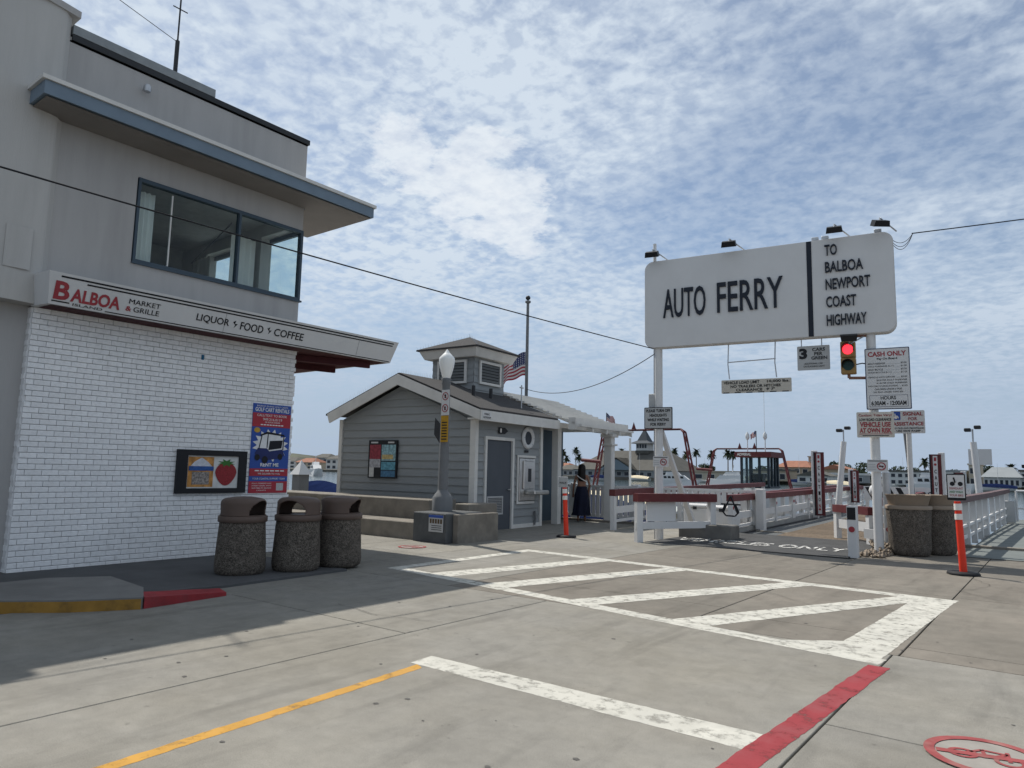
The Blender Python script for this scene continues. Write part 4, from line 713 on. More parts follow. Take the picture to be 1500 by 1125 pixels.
ptx(t_, '3', .04, .2, .24, .47, off=.05); ptx(t_, 'CARS', .3, .55, .4, .47, off=.02); ptx(t_, 'PER', .34, .5, .31, .38, off=.02); ptx(t_, 'GREEN', .28, .59, .22, .29, off=.02); ptx(t_, 'ADDITIONAL CAR', .14, .5, .12, .155); ptx(t_, 'ON FLASHING LIGHT', .12, .54, .06, .095)
t_, w, h = panel('price_sign', 'tall white cash only price and hours sign on the right pole', 4.36, 5.16, 2.86, 4.1, -.13, signwhite, border=mat('sign_navy_border', (.05, .06, .10), .5))
ptx(t_, 'CASH ONLY', .06, .74, 1.07, 1.17, redletter, .03); ptx(t_, 'Pay On Board', .22, .58, .99, 1.045, off=.02)
for k, (a, p) in enumerate((('ADULT PASSENGER', '$2.00'), ('CHILD PASSENGER (5-11)', '$1.00'), ('ADULT BICYCLE', '$2.25'), ('CHILD BICYCLE (5-11)', '$1.25'))):
    z = .91 - k * .062; ptx(t_, a, .05, .05 + .021 * len(a), z, z + .035); ptx(t_, p, .64, .74, z, z + .035); MB().box(.07 + .021 * len(a), .62, -.0045, -.003, z, z + .006).build('leader_dots', signgrey, t_)
for k, (a, x0, x1) in enumerate((('VEHICLE WITH DRIVER ........ $3.00', .05, .74), ('$2.00 PER ADULT PASSENGER', .2, .74), ('$1.00 PER CHILD PASSENGER', .2, .74), ('MOTORCYCLES/SCOOTERS ..... $2.50', .05, .74), ('CHILDREN UNDER 5 FREE', .16, .64), ('NO BILLS LARGER THAN $20', .14, .66))): ptx(t_, a, x0, x1, .63 - k * .06, .663 - k * .06)
MB().prism(rrect(.06, .74, .05, .285, .01), 'y', -.0045, -.003).build('hours_border', mat('sign_navy_border', (.05, .06, .10)), t_); MB().prism(rrect(.068, .732, .058, .277, .01), 'y', -.0055, -.0045).build('hours_box', signwhite, t_)
textmb('HOURS', .27, .07, (.26, -.0065, .195), X, Zv, .002, .02).build('lettering', black, t_); textmb('6:30AM - 12:00AM', .62, .09, (.09, -.0065, .08), X, Zv, .002, .03).build('lettering', black, t_)
t_, w, h = panel('tides_sign', 'cream caution tides vary own risk sign below the price sign', 4.17, 4.84, 2.3, 2.81, -.14, mat('cream_sign2', (.55, .52, .46), .6))
ptx(t_, 'Caution: Tides Vary!', .04, .63, .41, .47, redletter, .01); ptx(t_, 'LOW ROAD CLEARANCE', .05, .62, .33, .385, off=.02); ptx(t_, 'VEHICLE USE', .06, .61, .21, .31, redletter, .03); ptx(t_, 'AT OWN RISK', .05, .62, .09, .19, redletter, .03); MB().box(.04, .63, -.003, 0, .065, .075).build('rule', redletter, t_); MB().box(.1, .57, -.003, 0, .03, .045).build('rule', black, t_)
sgs = thing('assistance_sign', 'white signal for assistance sign with blue wheelchair square', 'sign', (-2.94, 17.40, 2.47), rad(5)); sgs.scale = (1.18, 1.18, 1.13)
MB().prism(rrect(0, .55, 0, .44, .02), 'y', 0, .02).build('panel', signwhite, sgs)
MB().box(.02, .16, -.004, 0, .26, .42).build('wheelchair_square', pblue, sgs)
b = MB(); b.tube((.085, -.008, .31), (.085, -.004, .31), .03, n=16); b.tube((.07, -.006, .385), (.075, -.006, .33), .009, n=6); b.tube((.075, -.006, .34), (.115, -.006, .335), .007, n=6); b.tube((.115, -.006, .335), (.13, -.006, .29), .007, n=6); b.build('wheelchair_pictogram', refl, sgs)
ptx(sgs, 'SIGNAL', .2, .52, .34, .41, redletter, .02); ptx(sgs, 'FOR', .29, .43, .25, .31, redletter, .01); ptx(sgs, 'ASSISTANCE', .03, .53, .15, .22, redletter, .02); ptx(sgs, 'BICYCLES AND PEDESTRIANS', .03, .53, .085, .115); ptx(sgs, '- USE SIDE RAMP -', .05, .51, .03, .065, off=.01)
MB().tube((.28, .05, -2.38), (.28, .05, .3), .045, n=12).build('post', white, sgs)
t_, w, h = panel('headlights_sign', 'grey please turn off headlights sign on the left pole', -.31, .36, 2.52, 3.02, -.13, signgrey, border=black)
for k, (s_, a, c) in enumerate((('PLEASE TURN OFF', .05, .62), ('HEADLIGHTS', .13, .54), ('WHILE WAITING', .08, .59), ('FOR FERRY', .15, .52))): ptx(t_, s_, a, c, .385 - k * .105, .455 - k * .105, off=.03)
def nobike(label, u0, u1, z0, z1):
    t_, w, h = panel('no_smoking_sign', label, u0, u1, z0, z1, -.13, signwhite, 'small prohibition signs on the poles')
    b = MB(); vs = [(w * .68 + q * cos(2 * pi * i / 24), -.004, h * .45 + q * sin(2 * pi * i / 24)) for q in (.06, .08) for i in range(24)]; b.add(vs, [(i, 24 + i, 24 + (i + 1) % 24, (i + 1) % 24) for i in range(24)]); b.bar((w * .68 - .05, -.0045, h * .45 + .055), (w * .68 + .05, -.0045, h * .45 - .045), .002, .015); b.build('prohibition_ring', redletter, t_)
    MB().box(w * .68 - .045, w * .68 + .04, -.003, 0, h * .45 - .012, h * .45 + .012).build('cigarette_pictogram', black, t_); MB().box(.02, w - .02, -.003, 0, h - .035, h - .02).build('text_line', black, t_)
    for k in range(3): MB().box(.015, w * .4, -.003, 0, .04 + k * .045, .055 + k * .045).build('text_line', signgrey, t_)
nobike('small white no smoking sign on the left ferry sign pole', -.1, .26, 1.65, 1.89); nobike('small white no smoking sign on the right ferry sign pole', 4.33, 4.7, 1.62, 1.86)
# traffic light
tl = thing('traffic_light', 'two-lens traffic light showing red beside the right sign pole', 'traffic light', SP(4.06, -.12, 3.6), SA)
house = mat('tan_housing', (.30, .19, .075), .6, .1, 4)
MB().cbox(-.14, .14, -.1, .1, 0, .33, .015).build('housing', house, tl); MB().cbox(-.14, .14, -.1, .1, .335, .67, .015).build('housing', house, tl)
for z, m, nm in ((.5, mat('red_light', (1, .03, .05), .4, .02, 5, emit=2.2), 'red_lens'), (.165, mat('green_lens_off', (.01, .05, .045), .2, .05, 5), 'green_lens')):
    MB().tube((0, -.1, z), (0, -.112, z), .1, n=24).build(nm, m, tl)
    b = MB(); n = 16; vs = [(.115 * cos(a), y, z + .115 * sin(a)) for y in (-.1, -.3) for a in [rad(-20 + 220 * k / n) for k in range(n + 1)]]; b.add(vs, [(k, k + 1, n + 2 + k, n + 1 + k) for k in range(n)], True); o = b.build('visor', black, tl); o.modifiers.new('t', 'SOLIDIFY').thickness = .006
b = MB(); b.path([(0, 0, .67), (0, 0, .78), (.42, .12, .8)], .03, 8); b.path([(0, 0, 0), (0, 0, -.08), (.42, .12, -.08)], .03, 8); b.build('bracket', mat('rust_bracket', (.22, .12, .09), .7), tl); MB().path([(.14, .05, .2), (.25, .05, .22), (.36, .1, .2)], .012).build('cable', black, tl)
# =================================================================== WIRES
def wire(name, label, a, c, sag, r=.008):
    a, c = Vector(a), Vector(c); pts = [a.lerp(c, k / 24) - Vector((0, 0, sag * 4 * (k / 24) * (1 - k / 24))) for k in range(25)]
    return tag(MB().path(pts, r, 5).build(name, black), label, 'wire')
wire('overhead_wire', 'black overhead wire crossing the market front to the ferry sign', (-9.5, -6, 4.86), SP(-.1, 0, 4.42), .12, .011)
wire('overhead_wire', 'drooping black wire from flagpole to the ferry sign pole', (-14.85, 20, 4.35), SP(-.1, 0, 4.3), .45, .011)
wire('overhead_wire', 'black service wire leaving the top right corner of the ferry sign', SP(5.3, .2, 6.5), (14, 22, 8.3), .2, .012)
wire('overhead_wire', 'thin wire running up to the roof antenna', (-11.5, 5.37, 8.6), (-12, -4, 11.5), .1, .006)
b = MB()
for sg2 in (.28, .34, .2): 
    a, c = SP(4.85, 0, 6.5), SP(5.32, .2, 6.5); b.path([a.lerp(c, k / 12) - Vector((0, 0, sg2 * 4 * (k / 12) * (1 - k / 12))) for k in range(13)], .006, 5)
tag(b.build('cable_loop', black), 'dangling loops of black cable at the right end of the ferry sign', 'cable')
# =================================================================== VEHICLE RAMP AND RAILS
RA = rad(3.5)
ap = MB().add([(-7.35, 14.35, .006), (-3.3, 14.6, .006), (-3.1, 17.4, .10), (-6.9, 17.4, .10), (-6.9, 17.4, -.4), (-3.1, 17.4, -.4), (-7.35, 14.35, -.03), (-3.3, 14.6, -.03)], [(0, 1, 2, 3), (3, 2, 5, 4), (1, 0, 6, 7), (0, 3, 4, 6), (2, 1, 7, 5)]).build('ramp_apron', asphalt); tag(ap, kind='structure')
o = Vector((-7.0, 15.05, .037)); textmb('VEHICLES ONLY', 3.5, .55, o, Vector((1, .06, 0)).normalized(), Vector((0, 1, .031)).normalized(), .004, .02).build('road_lettering', road_letter, ap)
rp = thing('vehicle_ramp', 'plank and steel vehicle ramp bridging to the ferry slip between red-capped rails', 'ramp', (-5.0, 17.4, .0), RA)
MB().box(-1.75, 1.75, 0, 22, -.4, .04).build('deck', mat('steel_deck', (.10, .105, .105), .7, .15, 3), rp)
for k in range(64): MB().box(-.55 + random.uniform(-.01, .01), 1.5, .15 + k * .34, .15 + k * .34 + .32, .04, .075).build('plank', wood, rp)
b = MB(); b.box(-1.75, -1.55, 0, 22, .04, .16); b.build('kerb_beam', mat('kerb_grey', (.30, .30, .29), .8, .1, 3, dirt=.3), rp); MB().box(1.55, 1.75, 0, 22, .04, .16).build('kerb_beam', MATS['kerb_grey'], rp); MB().box(-1.45, -1.38, 0, 22, .04, .07).build('steel_strip', black, rp)
def railing(name, label, pts, h=1.0, cap=redrail, post_every=1.9, mid=True, panel_=False, group=None, capw=.14, caph=.13, board_z=(.42, .62)):
    r_ = thing(name, label, 'railing', (0, 0, 0), 0, group)
    for (a, c) in zip(pts, pts[1:]):
        a, c = Vector(a), Vector(c); ln_ = (c - a).length; d = (c - a).normalized()
        MB().bar(a + Zv * h, c + Zv * h, capw, caph).build('cap_rail', cap, r_)
        if mid:
            MB().bar(a + Zv * board_z[1], c + Zv * board_z[1], .05, board_z[1] - board_z[0]).build('middle_rail', white, r_)
            if ln_ > 5: MB().bar(a + Zv * .24, c + Zv * .24, .04, .07).build('lower_rail', white, r_)
        n = max(1, round(ln_ / post_every))
        for k in range(n + 1):
            p = a + d * (.08 + (ln_ - .16) * k / n); b = MB(); dd = Vector((d.x, d.y, 0)).normalized(); sd = Vector((-dd.y, dd.x, 0)); vs = []
            for zz_ in (-.05, h - caph - .001):
                for s1, s2 in ((-1, -1), (1, -1), (1, 1), (-1, 1)): vs.append(p + dd * .075 * s1 + sd * .06 * s2 + Zv * zz_)
            b.add(vs, [(0, 3, 2, 1), (4, 5, 6, 7), (0, 1, 5, 4), (1, 2, 6, 5), (2, 3, 7, 6), (3, 0, 4, 7)]); po_ = b.build('post', white, r_)
            q = p + sd * -.062 * (1 if True else -1) + Zv * (h - .32)
            if panel_: 
                mb = MB(); mb.tube(q - sd * .001, q - sd * .006, .055, n=4); mb.build('red_reflector', redletter, po_)
    return r_
er = railing('entry_railing', 'white entry railing with red cap beside the left ferry sign pole', [(-7.47, 14.15, 0), (-6.42, 16.0, 0)], 1.05, board_z=(.28, .43), post_every=3, capw=.2, caph=.18)
MB().bar((-7.36, 14.45, .86), (-6.98, 15.1, .86), .04, .42).build('white_panel', white, er)
rl = railing('ramp_railing', 'long white railing with red cap along the left edge of the vehicle ramp', [(-6.62, 17.5, .0), (-7.02, 24, .02), (-7.4, 30.5, .06), (-7.9, 38.5, .1)], 1.0, panel_=True, board_z=(.38, .56), capw=.18, caph=.16)
railing('ramp_railing', 'white railing with red cap along the right edge of the vehicle ramp', [(-3.6, 19.2, .0), (-3.95, 27, .03), (-4.6, 38.5, .1)], .98, board_z=(.38, .56), capw=.18, caph=.16)
railing('ramp_railing', 'short flared red-capped railing behind the white reflector post', [(-4.35, 18.3, -.1), (-3.3, 16.9, -.08)], .95, post_every=2, capw=.16, caph=.17)
railing('landing_railing', 'red-capped white railing of the further landing left of the ramp', [(-9.45, 16.6, .02), (-10.1, 24, .08), (-10.9, 33, .14)], 1.03, board_z=(.4, .58), capw=.17, caph=.17)
railing('landing_railing', 'middle red-capped railing between the two ferry landings', [(-6.9, 19.3, .0), (-8.0, 28.5, .05), (-9.0, 38, .1)], 1.0, board_z=(.2, .36), capw=.16, caph=.13)
railing('side_ramp_railing', 'brown-capped white railing beside the pedestrian side ramp', [(-1.88, 16.7, 0), (-1.78, 24, .02), (-1.65, 31, .08)], 1.12, mat('faded_brown_rail', (.13, .085, .085), .7, .1, 4), 1.6, board_z=(.42, .48), capw=.2, caph=.13)
fl = thing('side_fence', 'white board fence behind the side ramp railing', 'fence'); 
for k in range(22): MB().box(-2.35, -2.32, 18.2 + k * .62, 18.2 + k * .62 + .6, .1, 1.02).build('board', white, fl)
tag(MB().add([(-1.7, 16.6, .01), (2.4, 16.6, .01), (2.4, 34, .01), (-1.7, 34, .01), (-1.7, 34, -.3), (2.4, 34, -.3), (-1.7, 18.9, -.3), (2.4, 18.9, -.3)], [(0, 1, 2, 3), (3, 2, 5, 4), (6, 4, 5, 7)]).build('side_ramp', mat('grey_green_deck', (.15, .165, .16), .9, .12, 2, .2, 60)), kind='structure')
paint([(-.85, 17.2), (-.65, 17.2), (-.35, 19.8), (-.55, 19.8)], white_line, 'ramp_line', .016)
for p in ((-1.2, 17.6), (-1.1, 20.2), (-1.0, 23.5)): paint([(p[0], p[1]), (p[0] + .2, p[1]), (p[0] + .2, p[1] + .12), (p[0], p[1] + .12)], white_line, 'ramp_dash', .016)
# white end post with reflector
wp = thing('marker_post', 'short white post with black top and red reflector at ramp mouth', 'post', (-3.24, 14.87, 0))
MB().cbox(-.085, .085, -.085, .085, -.02, .96, .01).build('post', white, wp); MB().box(-.075, .075, -.09, -.086, .70, .93).build('black_patch', black, wp); MB().tube((0, -.087, .52), (0, -.095, .52), .055, n=12).build('reflector', redletter, wp)
gp = thing('guard_post', 'grey steel post with red reflector right behind the right sign pole', 'post', (-2.93, 16.55, 0)); MB().tube((0, 0, -.02), (0, 0, 1.62), .075).build('post', metal, gp); MB().tube((.02, -.075, .45), (.02, -.085, .45), .05, n=10).build('reflector', redletter, gp)
MB().bar((-.5, .25, .42), (-.05, .0, .42), .05, .2).build('side_arm', white, gp)
# tide caution boards
def caution(label, x, y, z0, z1, num, mirror=False):
    t = thing('tide_board', label, 'sign', (x, y, 0), 0, 'red tide caution boards on the ramp railings'); h = z1 - z0; s_ = 1 if not mirror else -1
    MB().cbox(-.09 - .17 * s_, .09 - .17 * s_, -.08, .1, -.3, z1 + .06, .01).build('post', white, t); MB().box(-.17, .17, -.1, -.04, z0, z1).build('board', redrail, t); MB().box(-.065, .065, -.105, -.1, z0 + .06, z1 - .05).build('white_strip', signwhite, t)
    MB().box(-.17, -.12, -.104, -.1, z0, z1).build('black_edge', black, t)
    textmb(num, .07, .12, (-.035, -.108, z1 - .22), X, Zv, .003, .02).build('lettering', redletter, t)
    for k, ch in enumerate('CAUTION'): zz_ = z1 - .5 - k * (h - .85) / 6.2; textmb(ch, .07, .13 * (h / 2.2), (-.035, -.108, zz_ - .12), X, Zv, .003, .03).build('lettering', redletter if k > 5 else black, t)
    for z_ in (z1 - .33, z0 + .22): MB().tube((0, -.105, z_), (0, -.112, z_), .04, n=10).build('red_dot', redletter, t)
caution('red tide board marked caution on the near left ramp railing', -6.86, 26.8, .14, 2.36, '1'); caution('smaller far red tide board further along the left ramp railing', -7.35, 34.5, .4, 1.8, '2'); caution('red tide board marked caution on the near right side above the trash bins', -3.3, 27, .2, 2.3, '1', True); caution('far right red tide board seen just left of the leaning delineator', -3.4, 34.3, .4, 1.78, '2', True)
# concrete block and black cable by the ramp mouth
tag(MB().cbox(-7.2, -5.95, 15.75, 16.3, -.02, .36, .02).build('concrete_block', mat('dark_concrete', (.15, .145, .135), .9, .2, 3, .3, 40)), 'dark concrete block at the foot of the ramp railing', 'block')
b = MB(); q = lambda x, z: (-6.22 + x, 15.88 + x * .4, z)
b.path([q(.05, .66), q(.2, 1.02), q(.34, .62)], .02); b.path([q(0, .84), q(.4, .83)], .018); b.path([q(.08, .82), q(.03, .68), q(.1, .58), q(.28, .57), q(.36, .66), q(.3, .82)], .018); tag(b.build('black_cable', black), 'black cable looped on the railing end above the concrete block', 'cable')
# rocks beside the white post
rk = MB(); random.seed(3)
for k in range(160):
    x, y, r_ = random.uniform(-3.2, -2.75), random.uniform(15.0, 16.3), random.uniform(.02, .06); z = random.uniform(.0, .12) * (y - 14.6)
    rk.add([(x + r_ * dx, y + r_ * dy, z + r_ * dz) for dx, dy, dz in ((1, 0, 0), (0, 1, 0), (-1, 0, .2), (0, -1, 0), (.2, 0, 1), (0, 0, -1))], [(0, 1, 4), (1, 2, 4), (2, 3, 4), (3, 0, 4), (1, 0, 5), (2, 1, 5), (3, 2, 5), (0, 3, 5)])
tag(rk.build('gravel', mat('gravel_mix', (.22, .18, .14), .95, .5, 10)), 'heap of loose gravel between the marker post and sign pole', 'gravel', kind='stuff')
for k, (x, y, lb) in enumerate(((-7.25, 17.75, 'left white dock box behind the entry railing'), (-8.2, 18.3, 'white dock box beside the picket fence end post'))):
    t = thing('dock_box', lb, 'dock box', (x, y, 0), rad(5 * k)); MB().cbox(0, .62, 0, .45, 0, .6, .02).build('box', white, t); MB().cbox(-.03, .65, -.03, .48, .605, .70, .03).build('lid', white, t); MB().box(.26, .36, -.035, -.03, .56, .64).build('latch', darkmetal, t)
# striped barrier across the ramp
br = thing('striped_barrier', 'white barrier board with black diagonal stripes across the ramp', 'barrier', (-6.0, 29.5, 0))
MB().box(0, 3.4, 0, .08, .66, 1.18).build('board', white, br)
for k in range(4): MB().add([(.05 + k * .34, -.004, 1.15), (.22 + k * .34, -.004, 1.15), (.45 + k * .34, -.004, .7), (.28 + k * .34, -.004, .7)], [(3, 2, 1, 0)]).build('black_stripe', black, br)
textmb('KEEP CLEAR RAMP', 1.7, .17, (1.6, -.004, .86), X, Zv, .003, .02).build('lettering', black, br)
for x in (.1, 3.3): MB().box(x - .05, x + .05, 0, .1, -.2, .66).build('leg', white, br)
bu = thing('mooring_float', 'round white float hung above the red rail behind the sign pole', 'float', (-4.55, 24, .9)); MB().lathe([(.01, 0), (.1, .03), (.17, .12), (.19, .22), (.15, .34), (.06, .40), (.01, .41)], n=18).build('ball', white, bu); MB().tube((0, 0, .40), (0, 0, .46), .03, n=8).build('eye', metal, bu)
# leaning light poles, blank sign back, dark pole
def leanpole(label, x0, x1, y, z1):
    t = thing('leaning_light_pole', label, 'light pole', (x0, y, -1.8), 0, 'white leaning dock light poles'); MB().tube((0, 0, 0), (x1 - x0, 0, z1 + 1.5), .11, .09, 14).build('pole', white, t); MB().tube((x1 - x0, 0, z1 + 1.5), (x1 - x0, 0, z1 + 1.9), .025, n=6).build('stem', metal, t)
    for s_ in (-.13, .13): MB().cbox(x1 - x0 + s_ - .09, x1 - x0 + s_ + .09, -.1, .1, z1 + 1.86 + s_ * .3, z1 + 1.97 + s_ * .3, .02).build('lamp_head', darkmetal, t)
leanpole('white dock light pole leaning right, left of the right sign pole', -6.35, -5.85, 26, 3.0); leanpole('white dock light pole leaning left behind the side ramp railing', -1.9, -2.15, 26, 2.95)
sb_ = thing('blank_sign', 'blank white sign back on the far side ramp post', 'sign', (-2.35, 27.2, 1.98)); MB().box(-.05, .58, 0, .02, .0, .5).build('panel', signwhite, sb_); MB().tube((.2, .06, -2.3), (.2, .06, .45), .04, n=8).build('post', white, sb_)
dp = thing('dark_mast', 'thin dark mast leaning behind the right sign pole', 'mast', (-3.5, 25, -1.8)); MB().tube((0, 0, 0), (-.35, 0, 4.9), .07, .06, 10).build('mast', lampgrey, dp)
# ticket booth at the right edge
bt = thing('dock_booth', 'dark teal dock booth at the right picture edge', 'booth', (-1.15, 34, 0))
teal = mat('dark_teal', (.025, .045, .045), .6); MB().box(0, 2.2, 0, 1.8, 0, 2.0).build('cabin', teal, bt); MB().box(-.12, 2.32, -.15, 1.95, 2.0, 2.12).build('roof', black, bt); MB().box(.3, 1.6, -.02, 0, 1.0, 1.8).build('window', mat('dark_glass', (.02, .024, .032), .35), bt); MB().box(.1, .5, -.03, -.001, .2, .85).build('red_panel', redletter, bt)
gt = thing('side_gate', 'small white pipe gate at the far end of the side ramp', 'gate', (-1.35, 30.5, 0)); b = MB(); b.path([(0, 0, .1), (0, 0, 1.15), (1.0, 0, 1.15), (1.0, 0, .1)], .035, 8); b.path([(0, 0, .55), (1.0, 0, .55)], .03, 8); b.build('pipe_frame', white, gt); MB().cbox(-.55, -.05, -.1, .2, .05, .8, .02).build('locker', signgrey, gt)
# =================================================================== FERRY BOAT
fb = thing('ferry_boat', 'flat double-ended car ferry with red arches and small glazed pilothouse', 'ferry', (-16.7, 40, -1.7))
hull = MB(); hp = [(-3.1, -7.5), (-2.4, -10), (2.4, -10), (3.1, -7.5), (3.1, 7.5), (2.4, 10), (-2.4, 10), (-3.1, 7.5)]
hull.prism(hp, 'z', -.3, 1.3); hull.build('hull', white, fb); MB().prism([(x * .985, y * .985) for x, y in hp], 'z', 1.3, 1.34).build('deck', mat('pale_deck', (.42, .45, .43), .8, .1, 1), fb)
for x in (-3.0, 3.0): MB().box(x - .05, x + .05, -7.4, 7.4, 1.34, 2.2).build('bulwark', white, fb)
for x in (-3.02, 3.02): MB().box(x - .09, x + .09, -7.4, 7.4, 2.2, 2.3).build('red_cap', redrail, fb)
def arch(y, w, zt, nm='arch'):
    b = MB()
    for dy in (-.22, .22): 
        b.path([(-w / 2, y + dy, 1.3), (-w / 2 + .75, y + dy * .6, zt - .15), (-w / 2 + .95, y, zt), (w / 2 - .95, y, zt), (w / 2 - .75, y + dy * .6, zt - .15), (w / 2, y + dy, 1.3)], .05, 8)
    for s_ in (-1, 1):
        for k in range(6): t0 = k / 6; b.tube((s_ * (w / 2 - .75 * t0), y - .22 + .09 * t0, 1.3 + (zt - 1.45) * t0), (s_ * (w / 2 - .75 * (t0 + .16)), y + .22 - .09 * t0, 1.3 + (zt - 1.45) * (t0 + .16)), .03, n=5)
    b.tube((-w / 2 - .4, y - .3, 1.3 + (zt - 1.3) * .62), (-w / 2 + .75, y - .3, 1.3 + (zt - 1.3) * .6), .09, n=8)
    a_ = b.build(nm, redrail, fb)
    for x in (-.5, .5): MB().add([(x - .13, y, zt + .05), (x + .13, y, zt + .05), (x, y, zt + .42), (x, y + .08, zt + .05)], [(0, 1, 2), (1, 3, 2), (3, 0, 2)]).build('horn', redrail, a_)
arch(-7.6, 6.0, 5.35); arch(7.4, 6.1, 4.95)
ph_ = MB().box(2.25, 3.85, -.1, 1.6, .6, 2.5).build('pilothouse_base', white, fb)
pw = mat('navy_frame', (.02, .03, .04), .5)
for (x, y) in ((2.3, -.05), (2.8, -.05), (3.3, -.05), (3.8, -.05), (3.8, .5), (3.8, 1.05), (3.8, 1.55), (2.3, 1.55), (2.3, .75)): MB().box(x - .06, x + .06, y - .06, y + .06, 2.5, 4.2).build('window_post', pw, ph_)
MB().box(2.2, 3.9, -.15, 1.65, 2.5, 2.6).build('window_sill', pw, ph_); MB().box(2.31, 2.32, 0, 1.5, 2.6, 4.2).build('pane', GLASS, ph_); MB().box(2.36, 3.74, -.04, -.03, 2.6, 4.2).build('pane', GLASS, ph_); MB().box(3.79, 3.8, .02, 1.5, 2.6, 4.2).build('pane', GLASS, ph_)
MB().box(2.7, 3.3, .5, .9, 2.5, 3.3).build('helm', darkmetal, ph_)
ro = MB().box(2.0, 4.05, -.35, 1.85, 4.2, 4.5).build('pilothouse_roof', redrail, ph_); textmb('ADMIRAL', .8, .15, (2.15, -.355, 4.28), X, Zv, .004, .02).build('lettering', refl, ro)
b = MB(); b.tube((2.5, .4, 4.5), (2.5, .4, 5.2), .03, n=6); b.build('mast', white, ro); MB().tube((3.5, .4, 4.5), (3.5, .4, 5.2), .03, n=6).build('mast', white, ro); MB().tube((3.35, .8, 4.5), (3.35, .8, 8.4), .012, n=5).build('whip_aerial', white, ro)
for cx_ in (2.5, 3.5): MB().lathe([(.05, 5.2), (.12, 5.32), (.11, 5.5), (.02, 5.65)], (cx_, .4), 10).build('dome', white, ro)
MB().tube((3.0, .4, 4.5), (3.0, .4, 5.7), .025, n=6).build('flagstaff', darkmetal, ro); flag(ro, (2.98, .4, 5.7), .5, .34, (-.8, .3), .5)
flag(fb, (-2.1, -7.6, 6.25), .7, .4, (.8, .3), .7); MB().tube((-2.1, -7.6, 5.35), (-2.1, -7.6, 6.3), .02, n=5).build('flagstaff', darkmetal, fb)
MB().tube((-1.3, -6.5, 1.3), (-1.3, -6.5, 5.0), .06, n=8).build('deck_mast', white, fb)
# =================================================================== DOCK THINGS SEEN THROUGH THE GAPS
def far(px, Yd, z=0):
    a = math.atan2(px - 750, 1040.0) * .995 - rad(37.77) + .004; return Vector((Yd * math.tan(a), Yd, z))
pi1 = thing('dock_piling', 'square grey dock piling with white pointed cap beyond the bench wall', 'piling', far(440, 15.2, -1.8))
MB().box(-.2, .2, -.2, .2, 0, 3.0).build('pile', lampgrey, pi1); MB().add([(-.27, -.27, 3.0), (.27, -.27, 3.0), (.27, .27, 3.0), (-.27, .27, 3.0), (0, 0, 3.5)], [(3, 2, 1, 0), (0, 1, 4), (1, 2, 4), (2, 3, 4), (3, 0, 4)]).build('pointed_cap', white, pi1)
def boat(label, loc, rz, Ln, cover, group='boats in the harbour'):
    t = thing('moored_boat', label, 'boat', loc, rz, group); b = MB(); prof = [(-.5, 0), (-.42, .9), (.42, .9), (.5, 0)]
    n = 12; vs = []
    for k in range(n + 1):
        u = k / n; w = Ln * .16 * (1 - max(0, u - .55) ** 2 * 4.6); 
        for sx, zz_ in ((-1, .9 + .35 * u), (-.75, .1), (.75, .1), (1, .9 + .35 * u)): vs.append((w * sx, Ln * (u - .5), zz_))
    b.add(vs, [(k * 4 + i, k * 4 + i + 1, k * 4 + i + 5, k * 4 + i + 4) for k in range(n) for i in range(3)] + [(3, 2, 1, 0)], True); b.build('hull', white, t)
    b = MB(); vs = []
    for k in range(n + 1):
        u = k / n; w = Ln * .165 * (1 - max(0, u - .55) ** 2 * 4.6); hh = .9 + .35 * u
        for sx, dz in ((-1, -.1), (-.6, .45 + .25 * sin(u * pi) + .05 * sin(k * 2.1)), (0, .65 + .4 * sin(u * pi)), (.6, .45 + .25 * sin(u * pi)), (1, -.1)): vs.append((w * sx, Ln * (u - .5), hh + dz))
    b.add(vs, [(k * 5 + i, k * 5 + i + 1, k * 5 + i + 6, k * 5 + i + 5) for k in range(n) for i in range(4)] + [(0, 1, 2, 3, 4)], True); b.build('canvas_cover', cover, t); return t
boat('small boat under a blue canvas cover beyond the bench wall', far(478, 21, -1.3), rad(75), 7, blue_cover)
boat('small boat under a cream canvas cover behind the walking person', far(893, 29, -1.5), rad(80), 6.5, cream); boat('boat under a dark navy cover behind the picket fence', far(868, 25.5, -1.55), rad(85), 6, blue_cover)
for k, (px, lb) in enumerate(((812, 'right of the restroom porch post'), (880, 'in front of the pavilion left wing'), (935, 'in front of the pavilion cupola'), (1030, 'between the two ferry arches'), (1168, 'left of the near left tide board'), (1226, 'between the left tide board and leaning light pole'), (1320, 'left of the assistance sign post'), (1458, 'right of the leaning light pole at right'))):
    t = boat('small masted boat on far shore ' + lb, far(px, random.uniform(215, 250), -1.6), random.uniform(1.2, 1.9), random.uniform(6, 9), [white, blue_cover, cream][k % 3], 'small far boats'); MB().tube((0, 0, 1), (0, 0, random.uniform(6, 11)), .06, .03, 5).build('mast', white, t)
